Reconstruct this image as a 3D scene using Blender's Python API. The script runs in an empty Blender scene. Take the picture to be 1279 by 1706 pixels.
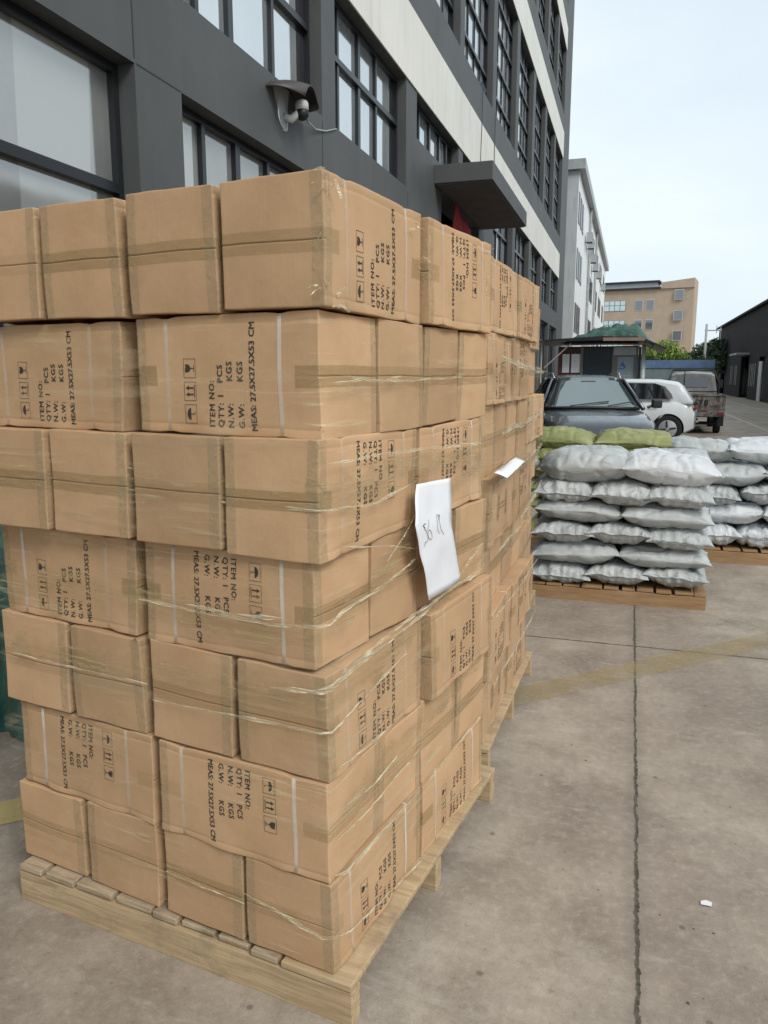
import bpy, bmesh, math, random
from mathutils import Vector, Matrix, noise
R = math.radians
C = bpy.context.scene.collection
SC = bpy.context.scene

# ------------------------------------------------------------------ camera
cam_d = bpy.data.cameras.new('camera'); cam = bpy.data.objects.new('camera', cam_d); C.objects.link(cam)
cam_d.sensor_fit = 'HORIZONTAL'; cam_d.sensor_width = 36.0; cam_d.lens = 36.0 * 1290 / 1279.0
cam_d.clip_start = 0.05; cam_d.clip_end = 2000
cam.location = (0, 0, 1.597)
cam.rotation_euler = (R(90 - 9.9), 0, R(17.55))
SC.camera = cam

# ------------------------------------------------------------------ world, sun, exposure
W = bpy.data.worlds.new('World'); SC.world = W; W.use_nodes = True
nt = W.node_tree; nt.nodes.clear()
wo = nt.nodes.new('ShaderNodeOutputWorld'); bg = nt.nodes.new('ShaderNodeBackground'); bg.inputs[1].default_value = 0.12
sky = nt.nodes.new('ShaderNodeTexSky'); sky.sky_type = 'NISHITA'; sky.sun_disc = False
sky.sun_elevation = R(42); sky.sun_rotation = R(130); sky.air_density = 1.2; sky.dust_density = 2.0
tc = nt.nodes.new('ShaderNodeTexCoord'); mp = nt.nodes.new('ShaderNodeMapping'); mp.inputs['Scale'].default_value = (1.0, 1.0, 2.6)
nz = nt.nodes.new('ShaderNodeTexNoise'); nz.inputs['Scale'].default_value = 1.6; nz.inputs['Detail'].default_value = 5; nz.inputs['Roughness'].default_value = .5
cr = nt.nodes.new('ShaderNodeValToRGB')
cr.color_ramp.elements[0].position = .32; cr.color_ramp.elements[0].color = (4.0, 4.72, 5.32, 1)
cr.color_ramp.elements[1].position = .70; cr.color_ramp.elements[1].color = (5.25, 5.8, 6.15, 1)
mx = nt.nodes.new('ShaderNodeMixRGB'); mx.inputs[0].default_value = .93
nt.links.new(tc.outputs['Generated'], mp.inputs[0]); nt.links.new(mp.outputs[0], nz.inputs[0]); nt.links.new(nz.outputs[0], cr.inputs[0])
nt.links.new(sky.outputs[0], mx.inputs[1]); nt.links.new(cr.outputs[0], mx.inputs[2]); nt.links.new(mx.outputs[0], bg.inputs[0]); nt.links.new(bg.outputs[0], wo.inputs[0])
sd = bpy.data.lights.new('sun', 'SUN'); sd.energy = 1.5; sd.angle = R(22); sd.color = (1, .96, .9)
sun = bpy.data.objects.new('sun', sd); C.objects.link(sun)
sun.rotation_euler = (R(48), 0, R(50))      # high behind the viewer's right shoulder
SC.view_settings.view_transform = 'Standard'; SC.view_settings.look = 'None'
SC.view_settings.exposure = 0.54; SC.view_settings.gamma = 1
SC.cycles.max_bounces = 8; SC.cycles.transparent_max_bounces = 16; SC.cycles.use_denoising = True
SC.cycles.caustics_reflective = False; SC.cycles.caustics_refractive = False

# ------------------------------------------------------------------ node helpers
def newmat(name):
    m = bpy.data.materials.new(name); m.use_nodes = True
    n = m.node_tree; b = n.nodes['Principled BSDF']
    return m, n, b
def N(n, t, **kw):
    x = n.nodes.new(t)
    for k, v in kw.items():
        if k.startswith('i_'):
            key = k[2:]; key = int(key) if key.isdigit() else key.replace('_', ' ')
            x.inputs[key].default_value = v
        else: setattr(x, k, v)
    return x
def coords(n, scale=(1, 1, 1), kind='Object'):
    t = N(n, 'ShaderNodeTexCoord'); m = N(n, 'ShaderNodeMapping'); m.inputs['Scale'].default_value = scale
    n.links.new(t.outputs[kind], m.inputs[0]); return m.outputs[0]
def ramp(n, src, stops):
    r = N(n, 'ShaderNodeValToRGB'); e = r.color_ramp.elements
    while len(e) < len(stops): e.new(.5)
    for el, (p, c) in zip(e, stops):
        el.position = p; el.color = (c, c, c, 1) if isinstance(c, (int, float)) else (*c, 1)
    n.links.new(src, r.inputs[0]); return r.outputs[0]
def noise_n(n, vec, scale, detail=4, rough=.55, dist=0):
    x = N(n, 'ShaderNodeTexNoise'); x.inputs['Scale'].default_value = scale; x.inputs['Detail'].default_value = detail
    x.inputs['Roughness'].default_value = rough; x.inputs['Distortion'].default_value = dist
    if vec is not None: n.links.new(vec, x.inputs[0])
    return x.outputs[0]
def mixc(n, fac, a, b, mode='MIX'):
    x = N(n, 'ShaderNodeMixRGB', blend_type=mode)
    for i, v in enumerate((fac, a, b)):
        if hasattr(v, 'links') or hasattr(v, 'is_linked'): n.links.new(v, x.inputs[i])
        elif i == 0: x.inputs[0].default_value = v
        else: x.inputs[i].default_value = (*v, 1)
    return x.outputs[0]
def mathn(n, op, a, b=0.0, c=None, clamp=False):
    x = N(n, 'ShaderNodeMath', operation=op); x.use_clamp = clamp
    for i, v in enumerate((a, b) if c is None else (a, b, c)):
        if isinstance(v, (int, float)): x.inputs[i].default_value = v
        else: n.links.new(v, x.inputs[i])
    return x.outputs[0]
def bump(n, b, h, strength=.3, dist=.01):
    x = N(n, 'ShaderNodeBump'); x.inputs['Strength'].default_value = strength; x.inputs['Distance'].default_value = dist
    n.links.new(h, x.inputs['Height']); n.links.new(x.outputs[0], b.inputs['Normal'])
def simple(name, col, rough=.6, metal=0, var=.15, vs=3.0, bs=0, bsc=60, spec=.5, coat=0):
    m, n, b = newmat(name)
    v = coords(n)
    nz = noise_n(n, v, vs, 5)
    c = mixc(n, ramp(n, nz, [(.3, 0), (.7, 1)]), tuple(x * (1 - var) for x in col), tuple(min(1, x * (1 + var)) for x in col))
    n.links.new(c, b.inputs['Base Color']); b.inputs['Roughness'].default_value = rough; b.inputs['Metallic'].default_value = metal
    b.inputs['Specular IOR Level'].default_value = spec; b.inputs['Coat Weight'].default_value = coat
    if bs: bump(n, b, noise_n(n, v, bsc, 4), bs, .004)
    return m

# ------------------------------------------------------------------ materials
def mat_card(name, base, dark):
    m, n, b = newmat(name)
    v = coords(n)
    oi = N(n, 'ShaderNodeObjectInfo')
    add = N(n, 'ShaderNodeVectorMath', operation='ADD'); n.links.new(v, add.inputs[0])
    k = N(n, 'ShaderNodeVectorMath', operation='SCALE'); k.inputs[0].default_value = (7, 3, 5); n.links.new(oi.outputs['Random'], k.inputs['Scale'])
    n.links.new(k.outputs[0], add.inputs[1]); vv = add.outputs[0]
    big = ramp(n, noise_n(n, vv, 5.0, 6, .6), [(.3, 0), (.72, 1)])
    col = mixc(n, big, dark, base)
    # faint flutes across the sheet
    mp = N(n, 'ShaderNodeMapping'); mp.inputs['Scale'].default_value = (230, 230, 1.5); n.links.new(vv, mp.inputs[0])
    fl = noise_n(n, mp.outputs[0], 1.0, 2, .5)
    col = mixc(n, mathn(n, 'MULTIPLY', ramp(n, fl, [(.4, 0), (.65, 1)]), .08), col, tuple(x * .80 for x in base))
    # scuffs
    mp2 = N(n, 'ShaderNodeMapping'); mp2.inputs['Scale'].default_value = (9, 9, 30); mp2.inputs['Rotation'].default_value = (.3, .5, .2); n.links.new(vv, mp2.inputs[0])
    sc = ramp(n, noise_n(n, mp2.outputs[0], 1.6, 5, .65), [(.60, 0), (.74, 1)])
    col = mixc(n, mathn(n, 'MULTIPLY', sc, .16), col, tuple(x * 1.3 for x in base))
    rv = mathn(n, 'MULTIPLY_ADD', oi.outputs['Random'], .26, .86)
    hs = N(n, 'ShaderNodeHueSaturation'); n.links.new(rv, hs.inputs['Value']); n.links.new(col, hs.inputs['Color'])
    n.links.new(hs.outputs[0], b.inputs['Base Color'])
    b.inputs['Roughness'].default_value = .78; b.inputs['Specular IOR Level'].default_value = .25
    h = mathn(n, 'ADD', mathn(n, 'MULTIPLY', fl, .25), noise_n(n, vv, 22, 5, .6))
    bump(n, b, h, .22, .006)
    return m
M = {}
M['card'] = mat_card('cardboard', (.575, .375, .215), (.47, .295, .162))
M['card_edge'] = simple('cardboard_edge', (.33, .22, .13), .9)
M['ink'] = simple('black_ink', (.035, .03, .028), .7, var=.3, vs=40)
def mat_tape():
    m, n, b = newmat('packing_tape')
    v = coords(n)
    wr = noise_n(n, coords(n, (14, 14, 60)), 1.4, 5, .65, .6)
    col = mixc(n, ramp(n, wr, [(.35, 0), (.68, 1)]), (.36, .245, .095), (.50, .35, .17))
    oi = N(n, 'ShaderNodeObjectInfo')
    n.links.new(mathn(n, 'MULTIPLY', ramp(n, wr, [(.3, .28), (.7, .55)]), mathn(n, 'MULTIPLY_ADD', oi.outputs['Random'], .95, .12)), b.inputs['Alpha'])
    n.links.new(col, b.inputs['Base Color']); b.inputs['Roughness'].default_value = .22; b.inputs['Specular IOR Level'].default_value = .6
    bump(n, b, wr, .5, .006)
    return m
M['tape'] = mat_tape()
def mat_cleartape():
    m, n, b = newmat('clear_tape')
    wr = noise_n(n, coords(n, (30, 30, 30)), 1.5, 5, .7, .8)
    b.inputs['Base Color'].default_value = (.50, .40, .24, 1); b.inputs['Roughness'].default_value = .16
    n.links.new(ramp(n, wr, [(.35, .15), (.62, .42), (.75, .85)]), b.inputs['Alpha'])
    bump(n, b, wr, .6, .006); return m
M['cleartape'] = mat_cleartape()
def mat_strap():
    m, n, b = newmat('white_strap'); oi = N(n, 'ShaderNodeObjectInfo')
    w = noise_n(n, coords(n), 9, 4)
    n.links.new(mathn(n, 'MULTIPLY', ramp(n, w, [(.3, .55), (.7, 1)]), mathn(n, 'MULTIPLY_ADD', oi.outputs['Random'], .7, .22)), b.inputs['Alpha'])
    b.inputs['Base Color'].default_value = (.80, .72, .62, 1); b.inputs['Roughness'].default_value = .3; return m
M['strap'] = mat_strap()
def mat_film():
    m, n, b = newmat('stretch_film')
    v = coords(n, (.8, .8, 7)); w = noise_n(n, v, 2.2, 4, .55, 1.0)
    v2 = coords(n, (2.2, 2.2, 30)); w2 = noise_n(n, v2, 1.6, 4, .6, 1.2)
    cnt = ramp(n, noise_n(n, coords(n, (1, 1, 1.6)), 2.6, 3), [(.42, 0), (.62, 1)])
    a = mathn(n, 'MULTIPLY', ramp(n, w2, [(.56, 0), (.72, 1)]), cnt)
    a = mathn(n, 'MULTIPLY_ADD', a, .50, .02, clamp=True)
    a = mathn(n, 'ADD', a, mathn(n, 'MULTIPLY', ramp(n, w, [(.56, 0), (.66, 1)]), .14))
    n.links.new(a, b.inputs['Alpha'])
    b.inputs['Base Color'].default_value = (.70, .62, .40, 1); b.inputs['Roughness'].default_value = .16
    b.inputs['Specular IOR Level'].default_value = .8
    bump(n, b, mathn(n, 'ADD', w, mathn(n, 'MULTIPLY', w2, .6)), .9, .01)
    return m
M['film'] = mat_film()
def mat_strand():
    m, n, b = newmat('film_fold')
    w = noise_n(n, coords(n, (5, 5, 70)), 2, 4, .6, .5)
    b.inputs['Base Color'].default_value = (.80, .72, .50, 1); b.inputs['Roughness'].default_value = .12; b.inputs['Specular IOR Level'].default_value = .9
    n.links.new(ramp(n, w, [(.38, .10), (.52, .55), (.64, 1)]), b.inputs['Alpha']); bump(n, b, w, .8, .01); return m
M['strand'] = mat_strand()
def mat_band():
    m, n, b = newmat('film_band')
    w = noise_n(n, coords(n, (2, 2, 34)), 2.2, 5, .65, .6)
    b.inputs['Base Color'].default_value = (.50, .40, .20, 1); b.inputs['Roughness'].default_value = .14; b.inputs['Specular IOR Level'].default_value = .9
    n.links.new(ramp(n, w, [(.38, .04), (.54, .22), (.68, .75)]), b.inputs['Alpha']); bump(n, b, w, .9, .015); return m
M['band'] = mat_band()
def mat_wood(name, a, c, sc=1.0, dirty=.4):
    m, n, b = newmat(name)
    v = coords(n, (3 * sc, 26 * sc, 40 * sc))
    g = noise_n(n, v, 1.2, 7, .6, 1.0)
    col = mixc(n, ramp(n, g, [(.32, 0), (.68, 1)]), a, c)
    d = ramp(n, noise_n(n, coords(n, (1, 1, 1)), 6, 5, .7), [(.52, 0), (.72, 1)])
    col = mixc(n, mathn(n, 'MULTIPLY', d, dirty), col, (.16, .13, .095))
    n.links.new(col, b.inputs['Base Color']); b.inputs['Roughness'].default_value = .8
    bump(n, b, g, .5, .006); return m
M['wood'] = mat_wood('pale_wood', (.36, .25, .14), (.56, .42, .25), 1, .45)
M['wood2'] = mat_wood('brown_wood', (.26, .15, .07), (.40, .25, .125), .8, .35)
M['bark'] = mat_wood('rough_board', (.28, .20, .12), (.52, .42, .29), 1.6, .6)
M['paper'] = simple('paper', (.80, .81, .84), .65, var=.03, bs=.15, bsc=25)
M['pen'] = simple('pen', (.10, .10, .14), .5)
def mat_sack(name, a, c):
    m, n, b = newmat(name)
    v = coords(n)
    oi = N(n, 'ShaderNodeObjectInfo')
    k = N(n, 'ShaderNodeVectorMath', operation='SCALE'); k.inputs[0].default_value = (5, 4, 7); n.links.new(oi.outputs['Random'], k.inputs['Scale'])
    ad = N(n, 'ShaderNodeVectorMath', operation='ADD'); n.links.new(v, ad.inputs[0]); n.links.new(k.outputs[0], ad.inputs[1]); vv = ad.outputs[0]
    mp = N(n, 'ShaderNodeMapping'); mp.inputs['Scale'].default_value = (2.0, 9, 9); n.links.new(vv, mp.inputs[0])
    f = noise_n(n, mp.outputs[0], 1.5, 5, .55, .8)
    big = ramp(n, noise_n(n, vv, 4, 5, .6), [(.3, 0), (.7, 1)])
    col = mixc(n, big, a, c)
    d = ramp(n, noise_n(n, vv, 9, 6, .7), [(.58, 0), (.75, 1)])
    col = mixc(n, mathn(n, 'MULTIPLY', d, .25), col, tuple(x * .6 for x in a))
    n.links.new(col, b.inputs['Base Color']); b.inputs['Roughness'].default_value = .42; b.inputs['Specular IOR Level'].default_value = .45
    we = noise_n(n, vv, 260, 2)
    bump(n, b, mathn(n, 'ADD', f, mathn(n, 'MULTIPLY', we, .05)), .75, .03); return m
M['sack'] = mat_sack('woven_white', (.35, .375, .375), (.53, .555, .55))
M['sackw'] = mat_sack('woven_bright_white', (.50, .53, .55), (.68, .70, .72))
M['sacko'] = mat_sack('woven_olive', (.19, .205, .065), (.34, .35, .15))
def mat_tarp(name, a, c, s=3):
    m, n, b = newmat(name)
    v = coords(n); f = noise_n(n, coords(n, (1, 1, .35)), s, 5, .6, 1.5)
    col = mixc(n, ramp(n, f, [(.35, 0), (.7, 1)]), a, c)
    n.links.new(col, b.inputs['Base Color']); b.inputs['Roughness'].default_value = .5; bump(n, b, f, .8, .05); return m
M['tarp'] = mat_tarp('green_tarp', (.008, .06, .05), (.02, .115, .095), 4)
M['tarp2'] = mat_tarp('faded_green_tarp', (.014, .055, .040), (.045, .135, .10), 3)

def mat_ground():
    m, n, b = newmat('concrete_ground')
    v = coords(n)
    big = noise_n(n, v, .35, 6, .62)
    mid = noise_n(n, v, 2.0, 9, .72, .15)
    fine = noise_n(n, v, 30, 7, .72)
    grit = noise_n(n, v, 170, 3, .6)
    c = mixc(n, ramp(n, mid, [(.34, 0), (.66, 1)]), (.235, .192, .148), (.47, .405, .325))
    c = mixc(n, mathn(n, 'MULTIPLY', ramp(n, big, [(.42, 0), (.62, 1)]), .62), c, (.215, .170, .138))
    c = mixc(n, mathn(n, 'MULTIPLY', ramp(n, noise_n(n, v, 1.1, 8, .7, .5), [(.55, 0), (.70, 1)]), .55), c, (.55, .49, .41))
    c = mixc(n, mathn(n, 'MULTIPLY', ramp(n, fine, [(.50, 0), (.74, 1)]), .38), c, (.58, .52, .44))
    c = mixc(n, mathn(n, 'MULTIPLY', ramp(n, fine, [(.28, 1), (.42, 0)]), .50), c, (.09, .075, .065))
    c = mixc(n, mathn(n, 'MULTIPLY', ramp(n, grit, [(.55, 0), (.75, 1)]), .35), c, (.10, .09, .08))
    st = noise_n(n, coords(n, (1.0, 3.2, 1)), 2.4, 8, .75, .8)   # worn streaks
    c = mixc(n, mathn(n, 'MULTIPLY', ramp(n, st, [(.58, 0), (.68, 1)]), .35), c, (.50, .46, .41))
    sp = N(n, 'ShaderNodeTexVoronoi'); sp.inputs['Scale'].default_value = 5.0; sp.inputs['Randomness'].default_value = 1
    n.links.new(v, sp.inputs[0])
    c = mixc(n, mathn(n, 'MULTIPLY', ramp(n, sp.outputs['Distance'], [(.035, 1), (.06, 0)]), .5), c, (.05, .045, .04))
    # expansion joints (a real feature of the slab): x = 0.095 + 4k, y = 4.70 + 4.6k
    sep = N(n, 'ShaderNodeSeparateXYZ'); n.links.new(v, sep.inputs[0])
    wob = noise_n(n, v, 9, 8, .75); wob2 = noise_n(n, v, 45, 5, .7)
    w1 = mathn(n, 'MULTIPLY_ADD', wob, .034, -.017); w2 = mathn(n, 'MULTIPLY_ADD', wob2, .020, -.010)
    def joint(co, off, per, wid, soft):
        a = mathn(n, 'ADD', mathn(n, 'ADD', mathn(n, 'SUBTRACT', co, off), w1), w2)
        a = mathn(n, 'PINGPONG', mathn(n, 'ADD', a, per * 50), per / 2.0)   # distance 0 at multiples of per
        return mathn(n, 'MULTIPLY', mathn(n, 'SUBTRACT', wid, a), 1 / soft, clamp=True)
    X, Y = sep.outputs[0], sep.outputs[1]
    wv = mathn(n, 'MULTIPLY_ADD', noise_n(n, v, 1.6, 4, .7), .014, -.0005)
    j1 = joint(X, .095, 4.3, wv, .003); j2 = joint(Y, 4.70, 4.6, .010, .004)
    halo = joint(X, .095, 4.3, .055, .05)
    j = mathn(n, 'MAXIMUM', j1, j2)
    c = mixc(n, mathn(n, 'MULTIPLY', halo, .28), c, (.12, .10, .085))
    jc = mixc(n, ramp(n, wob2, [(.35, 0), (.65, 1)]), (.045, .040, .028), (.15, .135, .10))
    c = mixc(n, j, c, jc)
    n.links.new(c, b.inputs['Base Color'])
    n.links.new(ramp(n, mid, [(.3, .62), (.7, .85)]), b.inputs['Roughness']); b.inputs['Specular IOR Level'].default_value = .35
    h = mathn(n, 'SUBTRACT', mathn(n, 'ADD', mathn(n, 'MULTIPLY', fine, .35), mathn(n, 'MULTIPLY', grit, .12)), mathn(n, 'MULTIPLY', j, 1.6))
    bump(n, b, h, .55, .012); return m
M['ground'] = mat_ground()
def mat_paint(name, col, lo, hi):
    m, n, b = newmat(name); v = coords(n)
    w = noise_n(n, v, 5, 9, .75); g = noise_n(n, v, 1.3, 4)
    a = ramp(n, mathn(n, 'ADD', mathn(n, 'MULTIPLY', w, .75), mathn(n, 'MULTIPLY', g, .25)), [(lo, 0), (hi, .85)])
    n.links.new(a, b.inputs['Alpha']); b.inputs['Base Color'].default_value = (*col, 1); b.inputs['Roughness'].default_value = .8; return m
M['yellow'] = mat_paint('worn_yellow_paint', (.46, .355, .16), .36, .72)
M['yellow2'] = mat_paint('yellow_paint', (.50, .40, .17), .25, .45)
M['white_line'] = mat_paint('worn_white_paint', (.60, .56, .44), .28, .5)

def mat_wall(name, col, streak, var=.12, scol=None):
    m, n, b = newmat(name)
    g = noise_n(n, coords(n, (1, 1, .12)), 5.5, 6, .6); f = noise_n(n, coords(n), .7, 4)
    c = mixc(n, ramp(n, f, [(.3, 0), (.7, 1)]), tuple(x * (1 - var) for x in col), tuple(x * (1 + var) for x in col))
    c = mixc(n, mathn(n, 'MULTIPLY', ramp(n, g, [(.5, 0), (.72, 1)]), streak), c, scol or tuple(x * .55 for x in col))
    n.links.new(c, b.inputs['Base Color']); b.inputs['Roughness'].default_value = .62
    bump(n, b, noise_n(n, coords(n), 40, 3), .08, .004); return m
M['dark_wall'] = mat_wall('charcoal_render', (.074, .078, .078), .30, .15, (.11, .112, .11))
M['cream'] = mat_wall('cream_band', (.74, .73, .66), .28, .05)
M['white_wall'] = mat_wall('white_render', (.80, .81, .80), .15, .05)
M['grey_wall'] = mat_wall('grey_render', (.46, .48, .49), .35, .08)
M['tan_wall'] = mat_wall('tan_tile', (.40, .31, .225), .2, .08)
M['soffit'] = simple('soffit', (.10, .085, .080), .8)
M['frame'] = simple('dark_frame', (.012, .014, .017), .35)
M['reveal'] = simple('dark_reveal', (.02, .022, .023), .6)
def mat_glass(name, col, refl, rough=.06, tint=(1, 1, 1), patch=None):
    m, n, b = newmat(name)
    out = n.nodes['Material Output']
    d = N(n, 'ShaderNodeBsdfDiffuse'); g = N(n, 'ShaderNodeBsdfGlossy'); g.inputs['Roughness'].default_value = rough
    g.inputs['Color'].default_value = (*tint, 1)
    v = coords(n)
    dirt = noise_n(n, v, 1.7, 5, .6)
    c = mixc(n, ramp(n, dirt, [(.3, 0), (.7, 1)]), tuple(x * .8 for x in col), tuple(x * 1.2 for x in col))
    if patch: c = mixc(n, ramp(n, noise_n(n, coords(n, (1, .9, .05)), 1.2, 1), [(.50, 0), (.505, 1)]), c, patch)
    n.links.new(c, d.inputs[0])
    x = N(n, 'ShaderNodeMixShader'); x.inputs[0].default_value = refl
    n.links.new(d.outputs[0], x.inputs[1]); n.links.new(g.outputs[0], x.inputs[2]); n.links.new(x.outputs[0], out.inputs[0])
    bp = N(n, 'ShaderNodeBump'); bp.inputs['Strength'].default_value = .05; bp.inputs['Distance'].default_value = .05
    n.links.new(noise_n(n, v, 1.2, 2), bp.inputs['Height']); n.links.new(bp.outputs[0], g.inputs['Normal'])
    return m
M['glass'] = mat_glass('window_glass', (.35, .37, .38), .62, .05, (.88, .93, .95))
M['glass_low'] = mat_glass('ground_window_glass', (.20, .205, .20), .30, .08, (.88, .90, .88), patch=(.32, .33, .32))
M['glass_dark'] = mat_glass('dark_glass', (.02, .022, .025), .25, .05)
M['glass_far'] = mat_glass('far_glass', (.10, .12, .13), .35, .05)
M['glass_green'] = mat_glass('greenish_glass', (.35, .46, .45), .4, .1)
M['blind'] = simple('curtain', (.52, .54, .56), .8)
M['carglass'] = mat_glass('windscreen', (.05, .06, .06), .34, .03, (.80, .90, .88))
M['carglass_side'] = mat_glass('side_glass', (.010, .012, .014), .14, .03)
def mat_car(name, col, metal, rough=.25):
    m, n, b = newmat(name); b.inputs['Base Color'].default_value = (*col, 1); b.inputs['Metallic'].default_value = metal
    f = noise_n(n, coords(n), 6, 5, .6)
    n.links.new(ramp(n, f, [(.3, rough * .8), (.75, rough * 1.6)]), b.inputs['Roughness'])
    b.inputs['Coat Weight'].default_value = .8; b.inputs['Coat Roughness'].default_value = .06; return m
M['suv'] = mat_car('dark_grey_paint', (.055, .06, .068), .5)
M['whitecar'] = mat_car('white_paint', (.66, .69, .70), 0)
M['tyre'] = simple('rubber', (.014, .014, .015), .85)
M['rim'] = simple('wheel_silver', (.42, .43, .44), .35, .3)
M['black'] = simple('black_plastic', (.012, .012, .013), .45)
M['chrome'] = simple('chrome', (.60, .61, .62), .2, .9)
M['lamp'] = mat_glass('headlamp', (.50, .52, .53), .4, .1)
def mat_rust():
    m, n, b = newmat('rusty_paint'); v = coords(n)
    f = noise_n(n, v, 6, 7, .75); c = mixc(n, ramp(n, f, [(.42, 0), (.58, 1)]), (.085, .062, .048), (.27, .25, .22))
    n.links.new(c, b.inputs['Base Color']); b.inputs['Roughness'].default_value = .75; return m
M['rust'] = mat_rust()
M['cab'] = simple('faded_grey_paint', (.30, .30, .29), .5, var=.35, vs=5)
M['red'] = simple('red_cloth', (.28, .015, .02), .8)
M['dull_red'] = simple('dull_red_plastic', (.16, .025, .022), .6, var=.3, vs=20)
M['redwood'] = simple('red_brown_panel', (.10, .022, .016), .6, var=.35, vs=6)
M['navy'] = simple('dark_shutter', (.012, .022, .032), .5)
M['beige'] = simple('aluminium_frame', (.16, .145, .12), .5)
M['rusty_roof'] = simple('rusty_sheet', (.30, .19, .16), .7, var=.25)
M['poster'] = simple('poster_pale', (.27, .33, .37), .4)
M['poster_blue'] = simple('poster_blue', (.02, .12, .36), .4)
M['blue'] = simple('blue_sheet', (.10, .17, .30), .5, var=.2)
M['teal'] = simple('grey_teal_sheet', (.15, .20, .215), .6, var=.15)
M['pipe'] = simple('grey_pipe', (.36, .38, .38), .5)
M['shade'] = simple('brown_plastic', (.055, .045, .043), .5)
M['whitep'] = simple('white_plastic', (.62, .63, .62), .4)
def mat_shed():
    m, n, b = newmat('corrugated_sheet'); v = coords(n)
    w = N(n, 'ShaderNodeTexWave', wave_type='BANDS', bands_direction='Y'); w.inputs['Scale'].default_value = 1.1; n.links.new(v, w.inputs[0])
    c = mixc(n, ramp(n, noise_n(n, v, .5, 4), [(.3, 0), (.7, 1)]), (.008, .010, .014), (.014, .017, .023))
    n.links.new(c, b.inputs['Base Color']); b.inputs['Roughness'].default_value = .75; b.inputs['Specular IOR Level'].default_value = .2; bump(n, b, w.outputs[0], .6, .04); return m
M['shed'] = mat_shed()
def mat_leaf(name, a, c):
    m, n, b = newmat(name); f = noise_n(n, coords(n), 1.5, 5, .6)
    cc = mixc(n, ramp(n, f, [(.35, 0), (.68, 1)]), a, c); n.links.new(cc, b.inputs['Base Color']); b.inputs['Roughness'].default_value = .65; return m
M['leaf'] = mat_leaf('bright_foliage', (.11, .19, .02), (.26, .36, .06))
M['leaf_dark'] = mat_leaf('dark_foliage', (.025, .05, .02), (.07, .11, .045))
M['trunk'] = simple('bark', (.09, .07, .05), .9)

# ------------------------------------------------------------------ mesh helpers
class MB:
    def __init__(s): s.v = []; s.f = []
    def add(s, vs, fs):
        o = len(s.v); s.v += [tuple(v) for v in vs]; s.f += [tuple(i + o for i in f) for f in fs]; return s
    def box(s, x0, x1, y0, y1, z0, z1, T=None):
        vs = [Vector((x, y, z)) for x in (x0, x1) for y in (y0, y1) for z in (z0, z1)]
        if T: vs = [T @ v for v in vs]
        return s.add(vs, [(0, 1, 3, 2), (4, 6, 7, 5), (0, 4, 5, 1), (2, 3, 7, 6), (0, 2, 6, 4), (1, 5, 7, 3)])
    def tube(s, pts, r, seg=8, cap=True):
        pts = [Vector(p) for p in pts]; rings = []
        rs = r if isinstance(r, (list, tuple)) else [r] * len(pts)
        for i, p in enumerate(pts):
            d = (pts[min(i + 1, len(pts) - 1)] - pts[max(i - 1, 0)]).normalized()
            a = d.cross(Vector((0, 0, 1)) if abs(d.z) < .9 else Vector((1, 0, 0))).normalized(); b = d.cross(a)
            rings.append([p + (a * math.cos(t) + b * math.sin(t)) * rs[i] for t in [2 * math.pi * k / seg for k in range(seg)]])
        fs = []
        for i in range(len(pts) - 1):
            for k in range(seg):
                fs.append((i * seg + k, i * seg + (k + 1) % seg, (i + 1) * seg + (k + 1) % seg, (i + 1) * seg + k))
        if cap: fs.append(tuple(range(seg))[::-1]); fs.append(tuple((len(pts) - 1) * seg + k for k in range(seg)))
        return s.add([v for r_ in rings for v in r_], fs)
    def prism(s, poly, axis, a, b):       # extrude a 2-D polygon along an axis
        def P(p, t): return {'x': (t, p[0], p[1]), 'y': (p[0], t, p[1]), 'z': (p[0], p[1], t)}[axis]
        k = len(poly)
        return s.add([P(p, a) for p in poly] + [P(p, b) for p in poly],
                     [tuple(range(k)), tuple(range(2 * k - 1, k - 1, -1))] + [(i, i + k, (i + 1) % k + k, (i + 1) % k) for i in range(k)])
    def map(s, fn): s.v = [tuple(fn(Vector(v))) for v in s.v]; return s
    def mesh(s, name, mat, smooth=False, bevel=0, weld=False):
        me = bpy.data.meshes.new(name); me.from_pydata(s.v, [], s.f)
        bm = bmesh.new(); bm.from_mesh(me)
        if weld: bmesh.ops.remove_doubles(bm, verts=bm.verts, dist=1e-5)
        bmesh.ops.recalc_face_normals(bm, faces=bm.faces)
        if bevel: bmesh.ops.bevel(bm, geom=[e for e in bm.edges if len(e.link_faces) == 2 and e.calc_face_angle(0) > .5], offset=bevel, segments=2, affect='EDGES', profile=.6)
        bm.to_mesh(me); bm.free()
        if smooth:
            for p in me.polygons: p.use_smooth = True
        me.materials.append(mat); return me
    def build(s, name, mat, parent=None, **kw): return obj(name, s.mesh(name, mat, **kw), parent)
def obj(name, me, parent=None):
    o = bpy.data.objects.new(name, me); C.objects.link(o)
    if parent: o.parent = parent
    return o
def thing(name, label, cat, loc=(0, 0, 0), rz=0, group=None):
    o = bpy.data.objects.new(name, None); C.objects.link(o); o.empty_display_size = .1
    o.location = loc; o.rotation_euler = (0, 0, R(rz)); tag(o, label, cat, group); return o
def tag(o, label, cat, group=None, kind=None):
    o['label'] = label; o['category'] = cat
    if group: o['group'] = group
    if kind: o['kind'] = kind
    return o
def copy_tree(o, parent=None):
    c = o.copy(); C.objects.link(c)
    if parent: c.parent = parent
    for ch in list(o.children): copy_tree(ch, c)
    return c
def struct(o): o['kind'] = 'structure'; return o
def set_smooth_angle(o, ang=35):
    me = o.data
    for p in me.polygons: p.use_smooth = True
    try: me.set_sharp_from_angle(angle=R(ang))
    except Exception: pass
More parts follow.
